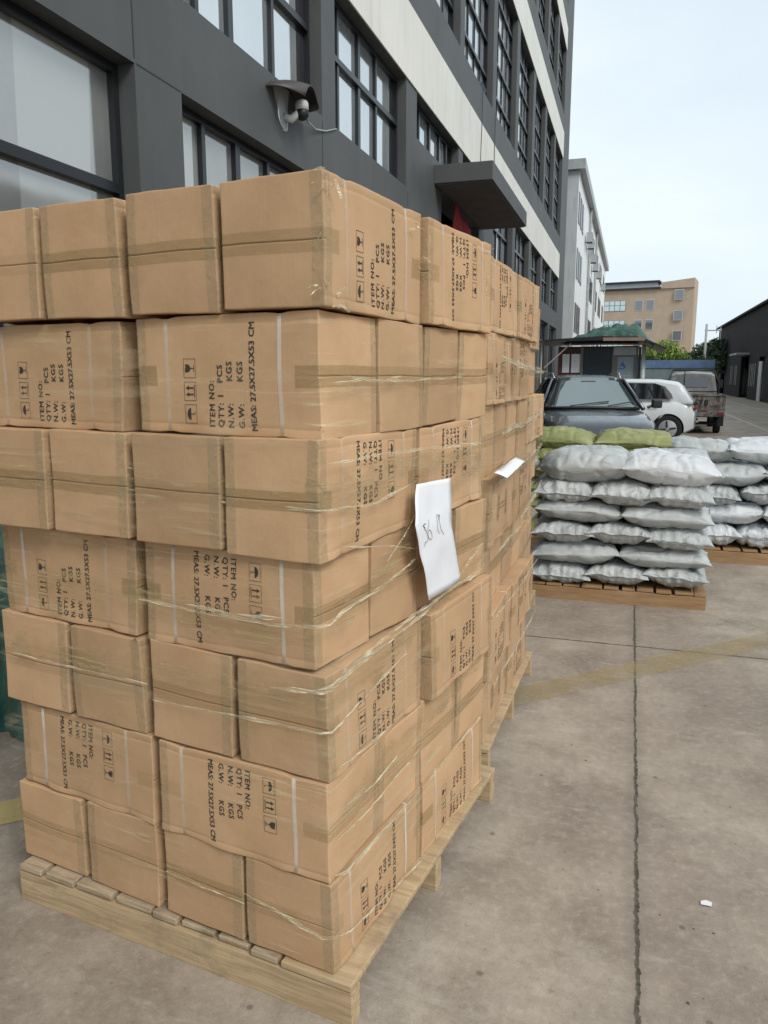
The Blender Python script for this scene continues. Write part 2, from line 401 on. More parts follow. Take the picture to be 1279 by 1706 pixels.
def text_mesh(body, size, bold=0.0, align='LEFT', space=1.0):
    cu = bpy.data.curves.new('t', 'FONT'); cu.body = body; cu.size = size; cu.offset = bold; cu.align_x = align
    cu.space_character = space; cu.resolution_u = 2; cu.fill_mode = 'BOTH'
    o = bpy.data.objects.new('t', cu); C.objects.link(o)
    dg = bpy.context.evaluated_depsgraph_get(); me = bpy.data.meshes.new_from_object(o.evaluated_get(dg))
    v = [tuple(p.co) for p in me.vertices]; f = [tuple(p.vertices) for p in me.polygons]
    bpy.data.objects.remove(o); bpy.data.curves.remove(cu); bpy.data.meshes.remove(me)
    return v, f

# ================================================================== GROUND
g = MB().add([(-120, -30, 0), (200, -30, 0), (200, 420, 0), (-120, 420, 0)], [(0, 1, 2, 3)]).build('ground', M['ground']); struct(g)
def strip(name, p, q, w, mat, z=.004):
    p, q = Vector((*p, z)), Vector((*q, z)); d = (q - p).normalized(); s = Vector((-d.y, d.x, 0)) * w / 2
    return struct(MB().add([p - s, q - s, q + s, p + s], [(0, 1, 2, 3)]).build(name, mat))
strip('yellow_ground_line', (-3.3, .95), (-.95, 3.27), .17, M['yellow2'])
strip('yellow_ground_line', (-.95, 3.27), (3.0, 7.15), .19, M['yellow'])
strip('lane_line', (3.95, 14), (3.95, 95), .13, M['white_line'])
strip('lane_line', (6.1, 14), (6.1, 95), .12, M['white_line'])

# ================================================================== CARDBOARD BOXES
L_, W_, H_ = .528, .262, .27
random.seed(7)
def deformer(seed, straps):
    rnd = random.Random(seed)
    cj = {(i, j, k): Vector([rnd.uniform(-.0045, .0045) for _ in range(3)]) for i in (0, 1) for j in (0, 1) for k in (0, 1)}
    off = Vector((seed * 3.7, seed * 1.3, 0)); bl = rnd.uniform(.001, .004); be = rnd.uniform(-.002, .004)
    def f(p):
        x, y, z = p
        u, v, w = x / L_ + .5, y / W_ + .5, z / H_ + .5
        q = Vector(p)
        for i in (0, 1):
            for j in (0, 1):
                for k in (0, 1):
                    q += cj[i, j, k] * ((u if i else 1 - u) * (v if j else 1 - v) * (w if k else 1 - w))
        fy = (1 - (2 * x / L_) ** 2) * (1 - (2 * z / H_) ** 2)
        q.y += math.copysign(bl, y) * fy * min(1, abs(2 * y / W_)) ** 3
        q.x += math.copysign(be, x) * (1 - (2 * z / H_) ** 2) * (1 - (2 * y / W_) ** 2) * min(1, abs(2 * x / L_)) ** 3
        ed = max(0, (abs(2 * z / H_) - .7) / .3)                         # sagging long edges pinched by the straps
        for s in straps: q.z -= math.copysign(.0045, z) * ed * math.exp(-((x - s) / .018) ** 2)
        if z < 0: q.y += math.copysign(.004, y) * ed * math.sin(x * 31 + seed) * min(1, abs(2 * y / W_)) ** 4
        q += noise.noise_vector(Vector(p) * 6 + off) * .0028 + noise.noise_vector(Vector(p) * 17 + off) * (.0008 + .0022 * max(0, abs(2 * x / L_) - .75) * 4 * max(0, abs(2 * z / H_) - .6))
        if abs(y) > W_ / 2 - .003: q.y -= math.copysign(.0008, y) * max(0, 1 - abs(abs(z) - .1145) / .0022)
        if abs(x) > L_ / 2 - .003 and abs(z) < .001: q.x -= math.copysign(.004, x)   # gap between the end flaps
        return q
    return f
def cuts(h, n, extra=()):
    r = .0026
    c = {-h, h, -h + r * .35, h - r * .35, -h + r, h - r, -h + r + .0025, h - r - .0025}
    for i in range(1, n): c.add(round(-h + r + (2 * h - 2 * r) * i / n, 6) + 1e-5)
    for e in extra: c.add(e)
    return sorted(c)
def rounded(p, hx, hy, hz, r=.0026, grow=0):
    c = Vector((max(-hx + r, min(hx - r, p[0])), max(-hy + r, min(hy - r, p[1])), max(-hz + r, min(hz - r, p[2]))))
    d = Vector(p) - c
    return c + d.normalized() * (r + grow) if d.length > 1e-7 else Vector(p)
hx, hy, hz = L_ / 2, W_ / 2, H_ / 2
def grid_face(mb, A, B, fn, grow, fm):
    vs = [fm(rounded(fn(a, b), hx, hy, hz, grow=grow)) for a in A for b in B]; nb = len(B)
    mb.add(vs, [(i * nb + j, i * nb + j + 1, (i + 1) * nb + j + 1, (i + 1) * nb + j) for i in range(len(A) - 1) for j in range(nb - 1)])
CX, CY, CZ = cuts(hx, 26), cuts(hy, 10), cuts(hz, 10, (-.0042, -.0014, 0, .0014, .0042, -.1165, -.1145, -.1125, .1125, .1145, .1165))
def box_body(f):
    mb = MB()
    for s in (-1, 1):
        grid_face(mb, CX, CZ, lambda a, b: (a, s * hy, b), 0, f)
        grid_face(mb, CY, CZ, lambda a, b: (s * hx, a, b), 0, f)
        grid_face(mb, CX, CY, lambda a, b: (a, b, s * hz), 0, f)
    return mb.mesh('carton', M['card'], smooth=True, weld=True)
def sub(c, lo, hi): return [lo] + [x for x in c if lo + 1e-4 < x < hi - 1e-4] + [hi]
def label_shapes():
    """print in label space: s along the reading direction, t up; returns list of (verts, faces)"""
    out = []
    rows = [('ITEM NO:', .0), ('QTY:', -.026), ('N.W:', -.054), ('G.W:', -.084)]
    for tx, t in rows:
        v, f = text_mesh(tx, .0225, 0, space=1.15); out.append(([(.017 + x, -.012 + t + y) for x, y, _ in v], f))
    for tx, s, t in (('1', .083, -.026), ('PCS', .118, -.026), ('KGS', .122, -.054), ('KGS', .122, -.084)):
        v, f = text_mesh(tx, .0225, 0, space=1.15); out.append(([(s + x, -.012 + t + y) for x, y, _ in v], f))
    v, f = text_mesh('MEAS: 27.5X27.5X53 CM', .0215, 0, space=1.02)
    w = max(p[0] for p in v); out.append(([(.012 + x * .238 / w, -.012 - .118 + y) for x, y, _ in v], f))
    # three icons above the text: umbrella, two arrows, goblet
    def ring(cx, cy, w, h, t=.0010):
        P = [(cx - w, cy - h), (cx + w, cy - h), (cx + w, cy + h), (cx - w, cy + h)]; Q = [(cx - w + t, cy - h + t), (cx + w - t, cy - h + t), (cx + w - t, cy + h - t), (cx - w + t, cy + h - t)]
        out.append((P + Q, [(0, 1, 5, 4), (1, 2, 6, 5), (2, 3, 7, 6), (3, 0, 4, 7)]))
    def poly(P): out.append((P, [tuple(range(len(P)))]))
    ty = .062
    for i, cx in enumerate((.045, .098, .151)):
        ring(cx, ty, .022, .0185)
        if i == 0:
            n = 9; arc = [(cx + .014 * math.cos(a), ty - .001 + .011 * math.sin(a)) for a in [math.pi * k / n for k in range(n + 1)]]
            poly(arc); poly([(cx - .0008, ty - .014), (cx + .0008, ty - .014), (cx + .0008, ty), (cx - .0008, ty)])
            poly([(cx - .0008, ty - .014), (cx + .005, ty - .014), (cx + .005, ty - .0125), (cx - .0008, ty - .0125)])
            for k in range(7):
                a, b_ = cx - .012 + k * .004, ty + .0125 + (k % 2) * .0015
                poly([(a, b_), (a + .0008, b_), (a + .0018, b_ + .002), (a + .001, b_ + .002)])
        elif i == 1:
            for dx in (-.0075, .0075):
                poly([(cx + dx - .0018, ty - .010), (cx + dx + .0018, ty - .010), (cx + dx + .0018, ty + .004), (cx + dx - .0018, ty + .004)])
                poly([(cx + dx - .0052, ty + .004), (cx + dx + .0052, ty + .004), (cx + dx, ty + .014)])
            poly([(cx - .015, ty - .014), (cx + .015, ty - .014), (cx + .015, ty - .012), (cx - .015, ty - .012)])
        else:
            poly([(cx - .009, ty + .014), (cx - .009, ty + .004), (cx - .005, ty - .001), (cx, ty - .003), (cx + .005, ty - .001), (cx + .009, ty + .004), (cx + .009, ty + .014), (cx + .003, ty + .012), (cx, ty + .014)])
            poly([(cx - .001, ty - .013), (cx + .001, ty - .013), (cx + .001, ty - .002), (cx - .001, ty - .002)])
            poly([(cx - .008, ty - .014), (cx + .008, ty - .014), (cx + .008, ty - .0125), (cx - .008, ty - .0125)])
    return out
LAB = label_shapes()
def print_mesh(kind, f):
    """on the -Y face; kind A reads upwards, B downwards"""
    mb = MB()
    def place(s, t):
        if kind == 'A': x, z = -hx + .225 - t, -hz + s
        else: x, z = -hx + .300 + t, hz - s
        return Vector((x, -hy, z))
    for q, (ds, dt) in enumerate(((0, 0), (.0009, 0), (.0009, .0008), (0, .0008))):
        for vs, fs in (LAB if q == 0 else LAB[:9]): mb.add([f(place(s + ds, t + dt)) + Vector((0, -.0009 - .00005 * q, 0)) for s, t in vs], fs)
    return mb.mesh('printed_text', M['ink'])
def barbell_mesh(f):
    """the other side of some boxes: a line drawing of a dumbbell and a line of small lettering"""
    mb = MB(); ln = []
    def circle(cx, cy, rx, ry): ln.append([(cx + rx * math.cos(a), cy + ry * math.sin(a)) for a in [2 * math.pi * k / 20 for k in range(21)]])
    for c in (-.075, .075):
        for d in (0, .02 * (1 if c > 0 else -1)): circle(c + d, 0, .014, .055); circle(c + d, 0, .010, .042)
    ln += [[(-.075, .007), (.075, .007)], [(-.075, -.007), (.075, -.007)], [(-.04, .011), (.04, .011)], [(-.04, -.011), (.04, -.011)]]
    for l in ln:
        for (a, b), (c, d) in zip(l, l[1:]):
            t = Vector((c - a, d - b)).normalized() * .0009; nx, ny = -t.y, t.x
            mb.add([f(Vector((x, -hy, z))) + Vector((0, -.0009, 0)) for x, z in ((a - nx, b - ny), (c - nx, d - ny), (c + nx, d + ny), (a + nx, b + ny))], [(0, 1, 2, 3)])
    return mb.mesh('printed_drawing', M['ink'])
def strap_mesh(f, s, w=.0055):
    mb = MB(); loop = []
    r = .0026
    for (a, b, nn) in (((-hy, -hz), (hy, -hz), 8), ((hy, -hz), (hy, hz), 8), ((hy, hz), (-hy, hz), 8), ((-hy, hz), (-hy, -hz), 8)):
        for k in range(nn):
            t = k / nn; loop.append((a[0] + (b[0] - a[0]) * t, a[1] + (b[1] - a[1]) * t))
    vs = []
    for y, z in loop:
        for dx in (-w, w):
            p = rounded((s + dx, y, z), hx, hy, hz, grow=.0012); vs.append(f(p) + Vector((0, 0, 0)))
    n = len(loop); mb.add(vs, [(2 * i, 2 * i + 1, 2 * ((i + 1) % n) + 1, 2 * ((i + 1) % n)) for i in range(n)])
    return mb.mesh('strap', M['strap'], smooth=True)
def tape_mesh(f, s, half=.026, stub=.062):
    """tape over the end seam (end s = +-1) running a little onto both long faces"""
    mb = MB(); Z = sub(CZ, -half, half)
    grid_face(mb, CY, Z, lambda a, b: (s * hx, a, b), .0008, f)
    for t in (-1, 1):
        xs = sub(CX, hx - stub, hx) if s > 0 else sub(CX, -hx, -hx + stub)
        grid_face(mb, xs, Z, lambda a, b: (a, t * hy, b), .0008, f)
    return mb.mesh('tape', M['tape'], smooth=True, weld=True)
def edge_tape_mesh(f, s, t):
    """clear tape folded over one upright edge"""
    mb = MB()
    ys = sub(CY, hy - .03, hy) if t > 0 else sub(CY, -hy, -hy + .03)
    xs = sub(CX, hx - .03, hx) if s > 0 else sub(CX, -hx, -hx + .03)
    grid_face(mb, ys, CZ, lambda a, b: (s * hx, a, b), .0013, f)
    grid_face(mb, xs, CZ, lambda a, b: (a, t * hy, b), .0013, f)
    return mb.mesh('clear_tape', M['cleartape'], smooth=True, weld=True)
PROTO = {}
def proto(kind, v):
    key = (kind, v)
    if key in PROTO: return PROTO[key]
    rnd = random.Random(hash(key) % 999 if False else ord(kind) * 10 + v)
    st = [-.165 + rnd.uniform(-.01, .01), .150 + rnd.uniform(-.01, .02)] if kind != 'B' else [-.175 + rnd.uniform(-.01, .01), .168 + rnd.uniform(-.01, .01)]
    f = deformer(v * 5 + ord(kind), st)
    parts = [('carton', box_body(f))]
    parts.append(('printed_text', print_mesh(kind, f)) if kind != 'D' else ('printed_drawing', barbell_mesh(f)))
    for s in st: parts.append(('strap', strap_mesh(f, s)))
    for s in (-1, 1): parts.append(('tape', tape_mesh(f, s, .020 + .005 * rnd.random(), rnd.uniform(.05, .075))))
    for s in (-1, 1):
        for t in (-1, 1):
            if (s + t + v) % 3: parts.append(('clear_tape', edge_tape_mesh(f, s, t)))
    PROTO[key] = parts
    return parts
rb = random.Random(21)
def put_box(frame, cx, cy, z0, h, rot, kind, label, group, skip_edge=False):
    """frame = (x, y, yaw) of the layer's near right corner; cx, cy box centre in that frame"""
    x, y, a = frame; a = R(a)
    parts = proto(kind, rb.randrange(4))
    jx, jy = rb.uniform(-.004, .004), rb.uniform(-.004, .004)
    cx += jx; cy += jy
    t = thing('cardboard_box', label, 'box', (x + math.cos(a) * cx - math.sin(a) * cy, y + math.sin(a) * cx + math.cos(a) * cy, z0 + h / 2), 0, group)
    t.rotation_euler = (rb.uniform(-.004, .004), rb.uniform(-.004, .004), a + R(rot) + rb.uniform(-.007, .007))
    t.scale = (1, 1, (h - .0045) / H_)
    for nme, me in parts: obj(nme, me, t)
    return t
LAYERS = ['bottom', 'second', 'third', 'fourth', 'fifth', 'sixth', 'top']
Z1 = [.120, .375, .637, .913, 1.182, 1.459, 1.740, 2.026]
F1 = [(-.628, 1.587, -9.18), (-.641, 1.581, -9.77), (-.636, 1.590, -9.17), (-.667, 1.590, -10.34), (-.636, 1.569, -8.31), (-.648, 1.598, -9.25), (-.629, 1.586, -8.23)]
ORD = ['at the near corner', 'second from the near corner', 'third from the near corner', 'farthest left']
GA, GB, GC = 'cardboard boxes on the nearest pallet', 'cardboard boxes on the second pallet', 'cardboard boxes on the far pallet'
HID = 'cardboard box in the hidden back left of the nearest stack'
pitch = .2755
def lname(k): return ('topmost layer' if k == 6 else LAYERS[k] + ' layer up' if k else 'bottom layer')
# kind of print on the front of long layers / right side of end layers, from the photo
FRONT = {1: 'B', 3: 'B', 5: 'A'}; FRONT_L = {1: 'B', 3: 'A', 5: 'A'}
RIGHT = {0: ('A', 'A'), 2: ('A', 'A'), 4: ('B', 'B'), 6: ('A', 'B')}
RSHIFT = {2: .03, 4: 0, 6: .012, 0: 0}
for k in range(7):
    fr, z0, h = F1[k], Z1[k], Z1[k + 1] - Z1[k]
    if k % 2 == 0:          # ends face the front
        for i in range(4):
            cx = -(i + .5) * pitch - (.022 if i > 1 else 0) - (.008 if i == 3 else 0)
            kd = RIGHT[k][0] if i == 0 else 'A'
            put_box(fr, cx, .265, z0, h, 90, kd, f'front-facing box end {ORD[i]}, {lname(k)}, nearest pallet', GA)
        put_box(fr, -.5 * pitch + RSHIFT[k], .265 + .548, z0, h, 90, RIGHT[k][1], f'printed box, rear of two on right side, {lname(k)}, nearest pallet', GA)
        for i in (1, 2, 3): put_box(fr, -(i + .5) * pitch - (.022 if i > 1 else 0), .81, z0, h, 90, 'A', HID, 'hidden cardboard boxes')
    else:
        gap = {1: .03, 3: .03, 5: .055}[k]
        put_box(fr, -.265, .135, z0, h, 0, FRONT[k], f'box with printed side to front, right of two, {lname(k)}, nearest pallet', GA)
        put_box(fr, -.265 - .53 - gap, .135, z0, h, 0, FRONT_L[k], f'box with printed side to front, left of two, {lname(k)}, nearest pallet', GA)
        for j in (1, 2, 3):
            put_box(fr, -.265, .134 + j * .273, z0, h, 0, 'A', f'box end on right side, {["", "second", "third", "fourth"][j]} from corner, {lname(k)}, nearest pallet', GA)
            put_box(fr, -.80, .134 + j * .273, z0, h, 0, 'A', HID, 'hidden cardboard boxes')
# second pallet
def stack2(ox, oy, yaw, zs, pat, group, where, lay_off, rnd):
    for k, p in enumerate(pat):
        fr = (ox + lay_off[k], oy, yaw + rnd.uniform(-1.2, 1.2)); z0, h = zs[k], zs[k + 1] - zs[k]
        if p in 'LD':      # long sides face right
            for j in range(2):
                kd = 'D' if (p == 'D' and j == 0) else 'A' if (k + j) % 2 else 'B'
                what = 'with a dumbbell drawing' if kd == 'D' else 'with printed side'
                put_box(fr, -.137, .27 + j * .56, z0, h, 90, kd, f'box {what}, {["near", "far"][j]} one, {lname(k)}, {where}', group)
                for i in (1, 2, 3):
                    if j == 0: put_box(fr, -.137 - .277 * i, .27, z0, h, 90, 'A', f'hidden cardboard box inside {where}', 'hidden cardboard boxes')
        else:
            for j in range(4):
                put_box(fr, -.267, .137 + j * .275, z0, h, 0, 'A', f'box end, {["nearest", "second", "third", "farthest"][j]} of four, {lname(k)}, {where}', group)
                if j == 0: put_box(fr, -.80, .137, z0, h, 0, 'A', f'hidden cardboard box inside {where}', 'hidden cardboard boxes')
r2 = random.Random(5)
Z2 = [.12, .385, .655, .935, 1.21, 1.49, 1.765, 2.035]
stack2(-.50, 2.92, -2.0, Z2, 'DLELEDL'[:0] + 'DLEDELL', GB, 'the second pallet', [.0, .015, -.04, .01, -.035, -.012, -.012], r2)
stack2(-.595, 4.22, 0, Z2, 'LELELEL', GC, 'the far pallet of boxes', [0, .01, -.02, .015, .02, -.03, -.015], r2)

# ------------------------------------------------------------------ wooden pallets
def pallet(label, loc, rz, w, d, h, group, mats=('wood', 'bark'), nb=9, seed=1, name='wooden_pallet'):
    """origin at the near right corner on the ground, x to the left is negative"""
    rnd = random.Random(seed); t = thing(name, label, 'pallet', loc, rz, group)
    th = .02
    for j, y in enumerate((0, (d - .045) / 2, d - .045)):
        mb = MB()
        n = 24; rows = [(0, 0), (0, h - th - .001), (.045, h - th - .001), (.045, 0)]
        vs = []
        for i in range(n + 1):
            x = -w + w * i / n
            for (yy, zz) in rows:
                q = Vector((x * 2.0, yy + seed + j, zz * 4)); vs.append((x, y + yy + noise.noise(q * 3) * .003, max(0, zz + (noise.noise(q * 2.1) * .004 if zz > 0 else 0) - (.003 if zz > 0 else 0))))
        fs = [(4 * i + a, 4 * i + (a + 1) % 4, 4 * i + 4 + (a + 1) % 4, 4 * i + 4 + a) for i in range(n) for a in range(4)] + [(0, 1, 2, 3), tuple(4 * n + a for a in (3, 2, 1, 0))]
        mb.add(vs, fs).build('stringer', M[mats[0]], t, bevel=.002)
    x = -w; i = 0
    while x < -.02:
        bw = min(-x, rnd.uniform(.085, .15)); last = x + bw > -.06
        if last: bw = -x
        mb = MB(); z0 = h - th + .001; over = rnd.uniform(-.012, .004) if not last else .004
        tp = th * rnd.uniform(.8, 1.05) if not last else th
        mb.box(x + .004, x + bw, -over, d + rnd.uniform(-.01, .01), z0, h - .001 if last else z0 + tp - .002)
        mb.build('deck_board', M['wood' if last and mats[0] == 'wood' else mats[1]], t, bevel=.003)
        x += bw + rnd.uniform(.006, .022); i += 1
    return t
GP = 'wooden pallets on the concrete'
pallet('pale rough wooden pallet under the nearest stack of cardboard boxes', (-.582, 1.576, 0), -7.5, 1.155, 1.19, .12, GP, seed=1)
pallet('pale wooden pallet under the second stack of cardboard boxes', (-.475, 2.90, 0), -1.5, 1.14, 1.18, .12, GP, seed=2)
pallet('wooden pallet under the far stack of cardboard boxes', (-.575, 4.20, 0), 0, 1.14, 1.16, .12, GP, seed=3)

# ------------------------------------------------------------------ stretch wrap
def wrap_sheet(name, label, corners_fn, z0, z1, dz, ds, mat, amp, seed):
    mb = MB(); nz_ = int((z1 - z0) / dz); rings = []
    for i in range(nz_ + 1):
        z = z0 + (z1 - z0) * i / nz_; P = corners_fn(z); pts = []
        for a, b in zip(P, P[1:] + P[:1]):
            n = max(2, int((b - a).length / ds)); 
            for k in range(n): pts.append(a + (b - a) * k / n)
        rings.append(pts)
    m = min(len(r) for r in rings)
    fixed = []
    for i, r in enumerate(rings):
        z = z0 + (z1 - z0) * i / nz_
        for k in range(m):
            p = r[int(k * len(r) / m)]; c = Vector((sum(q.x for q in r) / len(r), sum(q.y for q in r) / len(r)))
            o = (p - c).normalized(); q = Vector((p.x * 1.3, p.y * 1.3, z * 9 + seed))
            d = abs(noise.noise(q * 2.2)) * amp + .004
            fixed.append((p.x + o.x * d, p.y + o.y * d, z))
    mb.add(fixed, [(i * m + k, i * m + (k + 1) % m, (i + 1) * m + (k + 1) % m, (i + 1) * m + k) for i in range(nz_) for k in range(m)])
    return tag(mb.build(name, mat, smooth=True), label, 'plastic wrap')
def corners1(z):
    w, out = 0, []
    def at(i, X, Y):
        x, y, a = F1[i]; a = R(a); return Vector((x + math.cos(a) * X - math.sin(a) * Y, y + math.sin(a) * X + math.cos(a) * Y))
    i = max(0, min(6, sum(1 for q in Z1[1:] if z > q))); zz = (z - Z1[i]) / (Z1[i + 1] - Z1[i])
    j = max(0, min(6, i + (1 if zz > .5 else -1))); f = abs(zz - .5) * .9
    e = .010
    for X, Y in ((e, -e), (e + .012, 1.10), (-1.16, 1.10), (-1.14, -e)):
        out.append(at(i, X, Y) * (1 - f) + at(j, X, Y) * f)
    return out
wrap_sheet('stretch_wrap', 'clear wrinkled stretch film wound round the nearest stack of boxes', corners1, .16, 1.72, .022, .03, M['film'], .005, 3)
def corners2(z): return [Vector((-.478, 2.905)), Vector((-.44, 4.05)), Vector((-1.62, 4.08)), Vector((-1.64, 2.95))]
wrap_sheet('stretch_wrap', 'clear stretch film wound round the second stack of boxes', corners2, .2, 1.78, .03, .04, M['film'], .006, 9)

def ribbon(path, w, thick_noise, seed, sub_n=14):
    """crumpled fold of film lying on the stack: flat strip with irregular width, real thickness"""
    pts = []
    for a, b in zip(path, path[1:]):
        n = max(2, int((Vector(b) - Vector(a)).length / .012))
        for k in range(n): pts.append(Vector(a).lerp(Vector(b), k / n))
    pts.append(Vector(path[-1])); vs, fs = [], []
    for i, p in enumerate(pts):
        d = (pts[min(i + 1, len(pts) - 1)] - pts[max(0, i - 1)]).normalized(); up = d.cross(d.cross(Vector((0, 0, 1)))).normalized() * -1
        out = up.cross(d).normalized()
        ww = w * (.35 + 1.1 * abs(noise.noise(Vector((i * .13, seed, 0))))) * min(1, .25 + i / 6, .25 + (len(pts) - 1 - i) / 6)
        o = up * noise.noise(Vector((i * .06, seed, 7))) * thick_noise
        for k, (q, e) in enumerate(((-1, 0), (-.3, .5), (.2, -.2), (1, .2))):
            vs.append(p + o + up * ww * q + out * (e * .0035 + noise.noise(Vector((i * .4, k * 3., seed))) * .0018))
    for i in range(len(pts) - 1):
        for k in range(3): fs.append((4 * i + k, 4 * i + k + 1, 4 * i + 5 + k, 4 * i + 4 + k))
    return vs, fs
# folds given in the nearest stack's own frame: X to the right along the front, Y to the back, Z up
O1 = Matrix.Translation((-.640, 1.585, 0)) @ Matrix.Rotation(R(-9.3), 4, 'Z')
e = .017
folds = [
 ([(e, -.01, 1.582), (e, .154, 1.594), (e, .253, 1.588), (e, .497, 1.587), (e, .79, 1.597)], .004),
 ([(e, .10, 1.597), (e, .25, 1.588), (e, .36, 1.60)], .005),
 ([(-.15, -e, .862), (-.01, -e, .880), (.012, 0, .888), (e, .15, .905), (e, .51, .925), (e, .7, .95), (e, 1.01, 1.034)], .010),
 ([(e, .0, .900), (e, .31, .931), (e, .51, .941), (e, 1.015, .945)], .009),
 ([(-.557, -e, 1.028), (-.33, -e, 1.022), (-.15, -e, 1.020), (-.01, -e, 1.036), (.012, 0, 1.040), (e, .05, 1.058), (e, .21, 1.064), (e, .465, 1.10), (e, .60, 1.14)], .006),
 ([(-.40, -e, 1.035), (-.25, -e, 1.027), (-.10, -e, 1.045)], .006),
 ([(-1.065, -e, 1.334), (-.848, -e, 1.330), (-.567, -e, 1.315), (-.28, -e, 1.305), (-.01, -e, 1.301), (.012, 0, 1.301), (e, .213, 1.29), (e, .46, 1.317)], .0045),
 ([(-.60, -e, 1.372), (-.50, -e, 1.368), (-.38, -e, 1.372)], .003),
 ([(-1.067, -e, .800), (-.831, -e, .798), (-.542, -e, .795)], .004),
 ([(-.528, -e, .756), (-.257, -e, .769), (-.01, -e, .776), (.012, 0, .776), (e, .12, .80), (e, .4, .84)], .005),
 ([(-.248, -e, .283), (-.119, -e, .258), (-.012, -e, .239), (.012, 0, .238), (e, .075, .206), (e, .525, .134)], .006),
 ([(-.16, -e, .275), (-.08, -e, .246), (-.02, -e, .236)], .007),
 ([(-.513, -e, .26), (-.249, -e, .256)], .003),
 ([(e, .006, .494), (e, .243, .49), (e, .518, .514)], .006),
 ([(e, -.013, 1.41), (e, .279, 1.407), (e, .5, 1.4), (e, .988, 1.38)], .006),
 ([(e, .05, 1.21), (e, .28, 1.17), (e, .50, 1.115)], .003),
 ([(e, .28, 1.13), (e, .42, 1.20), (e, .50, 1.26)], .004),
 ([(e, .06, .56), (e, .20, .545), (e, .34, .56)], .005),
 ([(e, .02, .68), (e, .16, .665), (e, .3, .668)], .006),
 ([(e, .0, .410), (e, .05, .386), (e, .20, .380), (e, .50, .378)], .010),
 ([(e, .56, .378), (e, .80, .385), (e, 1.05, .40)], .008),
]
wr1 = [o for o in C.objects if o.name == 'stretch_wrap'][0]; wr2 = [o for o in C.objects if o.name == 'stretch_wrap.001'][0]
for i, (pth, w) in enumerate(folds):
    MB().add(*ribbon([O1 @ Vector(p) for p in pth], w * .95, .006, i * 1.7)).build('film_fold', M['strand'], wr1, smooth=True)
O2 = Matrix.Translation((-.478, 2.905, 0)) @ Matrix.Rotation(R(-1.9), 4, 'Z')
for i, (pth, w) in enumerate([
 ([(.015, 0, 1.20), (.018, .35, 1.215), (.018, .7, 1.23), (.018, 1.15, 1.26)], .012), ([(.012, .05, 1.38), (.018, .3, 1.40), (.016, .5, 1.39), (.016, 1.1, 1.43)], .016),
 ([(.02, .5, .98), (.025, .8, 1.02), (.02, 1.15, 1.07)], .014), ([(.015, 0, .93), (.02, .3, .945), (.02, .55, .94)], .010),
 ([(.015, 0, .67), (.02, .5, .66), (.02, 1.1, .665)], .007), ([(.015, 0, .39), (.02, .5, .385), (.02, 1.1, .39)], .008), ([(.012, .02, 1.67), (.018, .5, 1.64), (.016, 1.1, 1.62)], .02)]):
    MB().add(*ribbon([O2 @ Vector(p) for p in pth], w, .006, i * 2.3 + 50)).build('film_fold', M['strand'], wr2, smooth=True)

def band(path, w, seed, wr, mat='band'):
    MB().add(*ribbon([Vector(p) for p in path], w, .004, seed)).build('film_band', M[mat], wr, smooth=True)
g_ = .013
band([O1 @ Vector(p) for p in [(-1.05, -g_, 1.36), (-.5, -g_, 1.345), (-.01, -g_, 1.335), (.010, 0, 1.335), (g_, .3, 1.35), (g_, .7, 1.36), (g_, 1.05, 1.33)]], .055, 3.3, wr1)
band([O1 @ Vector(p) for p in [(-.53, -g_, .84), (-.01, -g_, .835), (.010, 0, .84), (g_, .3, .87), (g_, .7, .93), (g_, 1.05, .99)]], .050, 8.1, wr1)
band([O1 @ Vector(p) for p in [(-1.08, -g_, .83), (-.8, -g_, .835), (-.56, -g_, .84)]], .05, 5.1, wr1)
band([O1 @ Vector(p) for p in [(.012, .02, 1.02), (g_, .25, 1.09), (g_, .5, 1.19), (g_, .8, 1.28), (g_, 1.04, 1.31)]], .045, 1.9, wr1)
band([O1 @ Vector(p) for p in [(-1.1, -g_, 1.02), (-.8, -g_, 1.05), (-.58, -g_, 1.04), (-.2, -g_, 1.0), (-.01, -g_, 1.0)]], .04, 7.7, wr1)
band([O1 @ Vector(p) for p in [(g_, .05, .55), (g_, .4, .57), (g_, .8, .60), (g_, 1.05, .63)]], .05, 4.4, wr1)
band([O2 @ Vector(p) for p in [(.012, .0, 1.22), (.014, .5, 1.24), (.014, 1.1, 1.26)]], .06, 2.4, wr2)
band([O2 @ Vector(p) for p in [(.012, .0, 1.66), (.014, .5, 1.64), (.014, 1.1, 1.62)]], .045, 6.4, wr2)
band([O2 @ Vector(p) for p in [(.012, .0, .9), (.014, .5, .95), (.014, 1.1, 1.02)]], .05, 9.4, wr2)

# loose bits of clear tape curling off corners of the boxes
def tape_scrap(p, r, seed, n=5):
    mb = MB(); rd = random.Random(seed)
    for _ in range(n):
        a = Vector(p) + Vector([rd.uniform(-r, r) for _ in range(3)]) * .6; d = Vector([rd.uniform(-1, 1), rd.uniform(-1, .2), rd.uniform(-1, 1)]).normalized()
        s = Vector([rd.uniform(-1, 1) for _ in range(3)]).normalized(); vs = []
        for i in range(6):
            q = a + d * r * i / 5 + Vector((0, 0, 1)) * math.sin(i) * r * .1; vs += [q - s * r * .12, q + s * r * .12]
        mb.add(vs, [(2 * i, 2 * i + 1, 2 * i + 3, 2 * i + 2) for i in range(5)])
    return mb
mb = MB()
for i, (p, r) in enumerate([((.006, .0, 1.99), .03), ((.006, .03, 2.02), .035), ((.008, .47, 1.99), .03), ((.008, .5, 1.90), .025), ((.006, .0, 1.79), .03), ((.006, .04, 1.76), .03), ((.01, .99, 1.98), .035), ((.01, 1.03, 1.90), .03), ((.006, .0, 1.9), .02), ((-.60, -.01, .90), .03), ((.0, -.01, 1.47), .022)]):
    tape_scrap(O1 @ Vector(p), r, i, 4).build('tape_scrap', M['strand'], wr1)

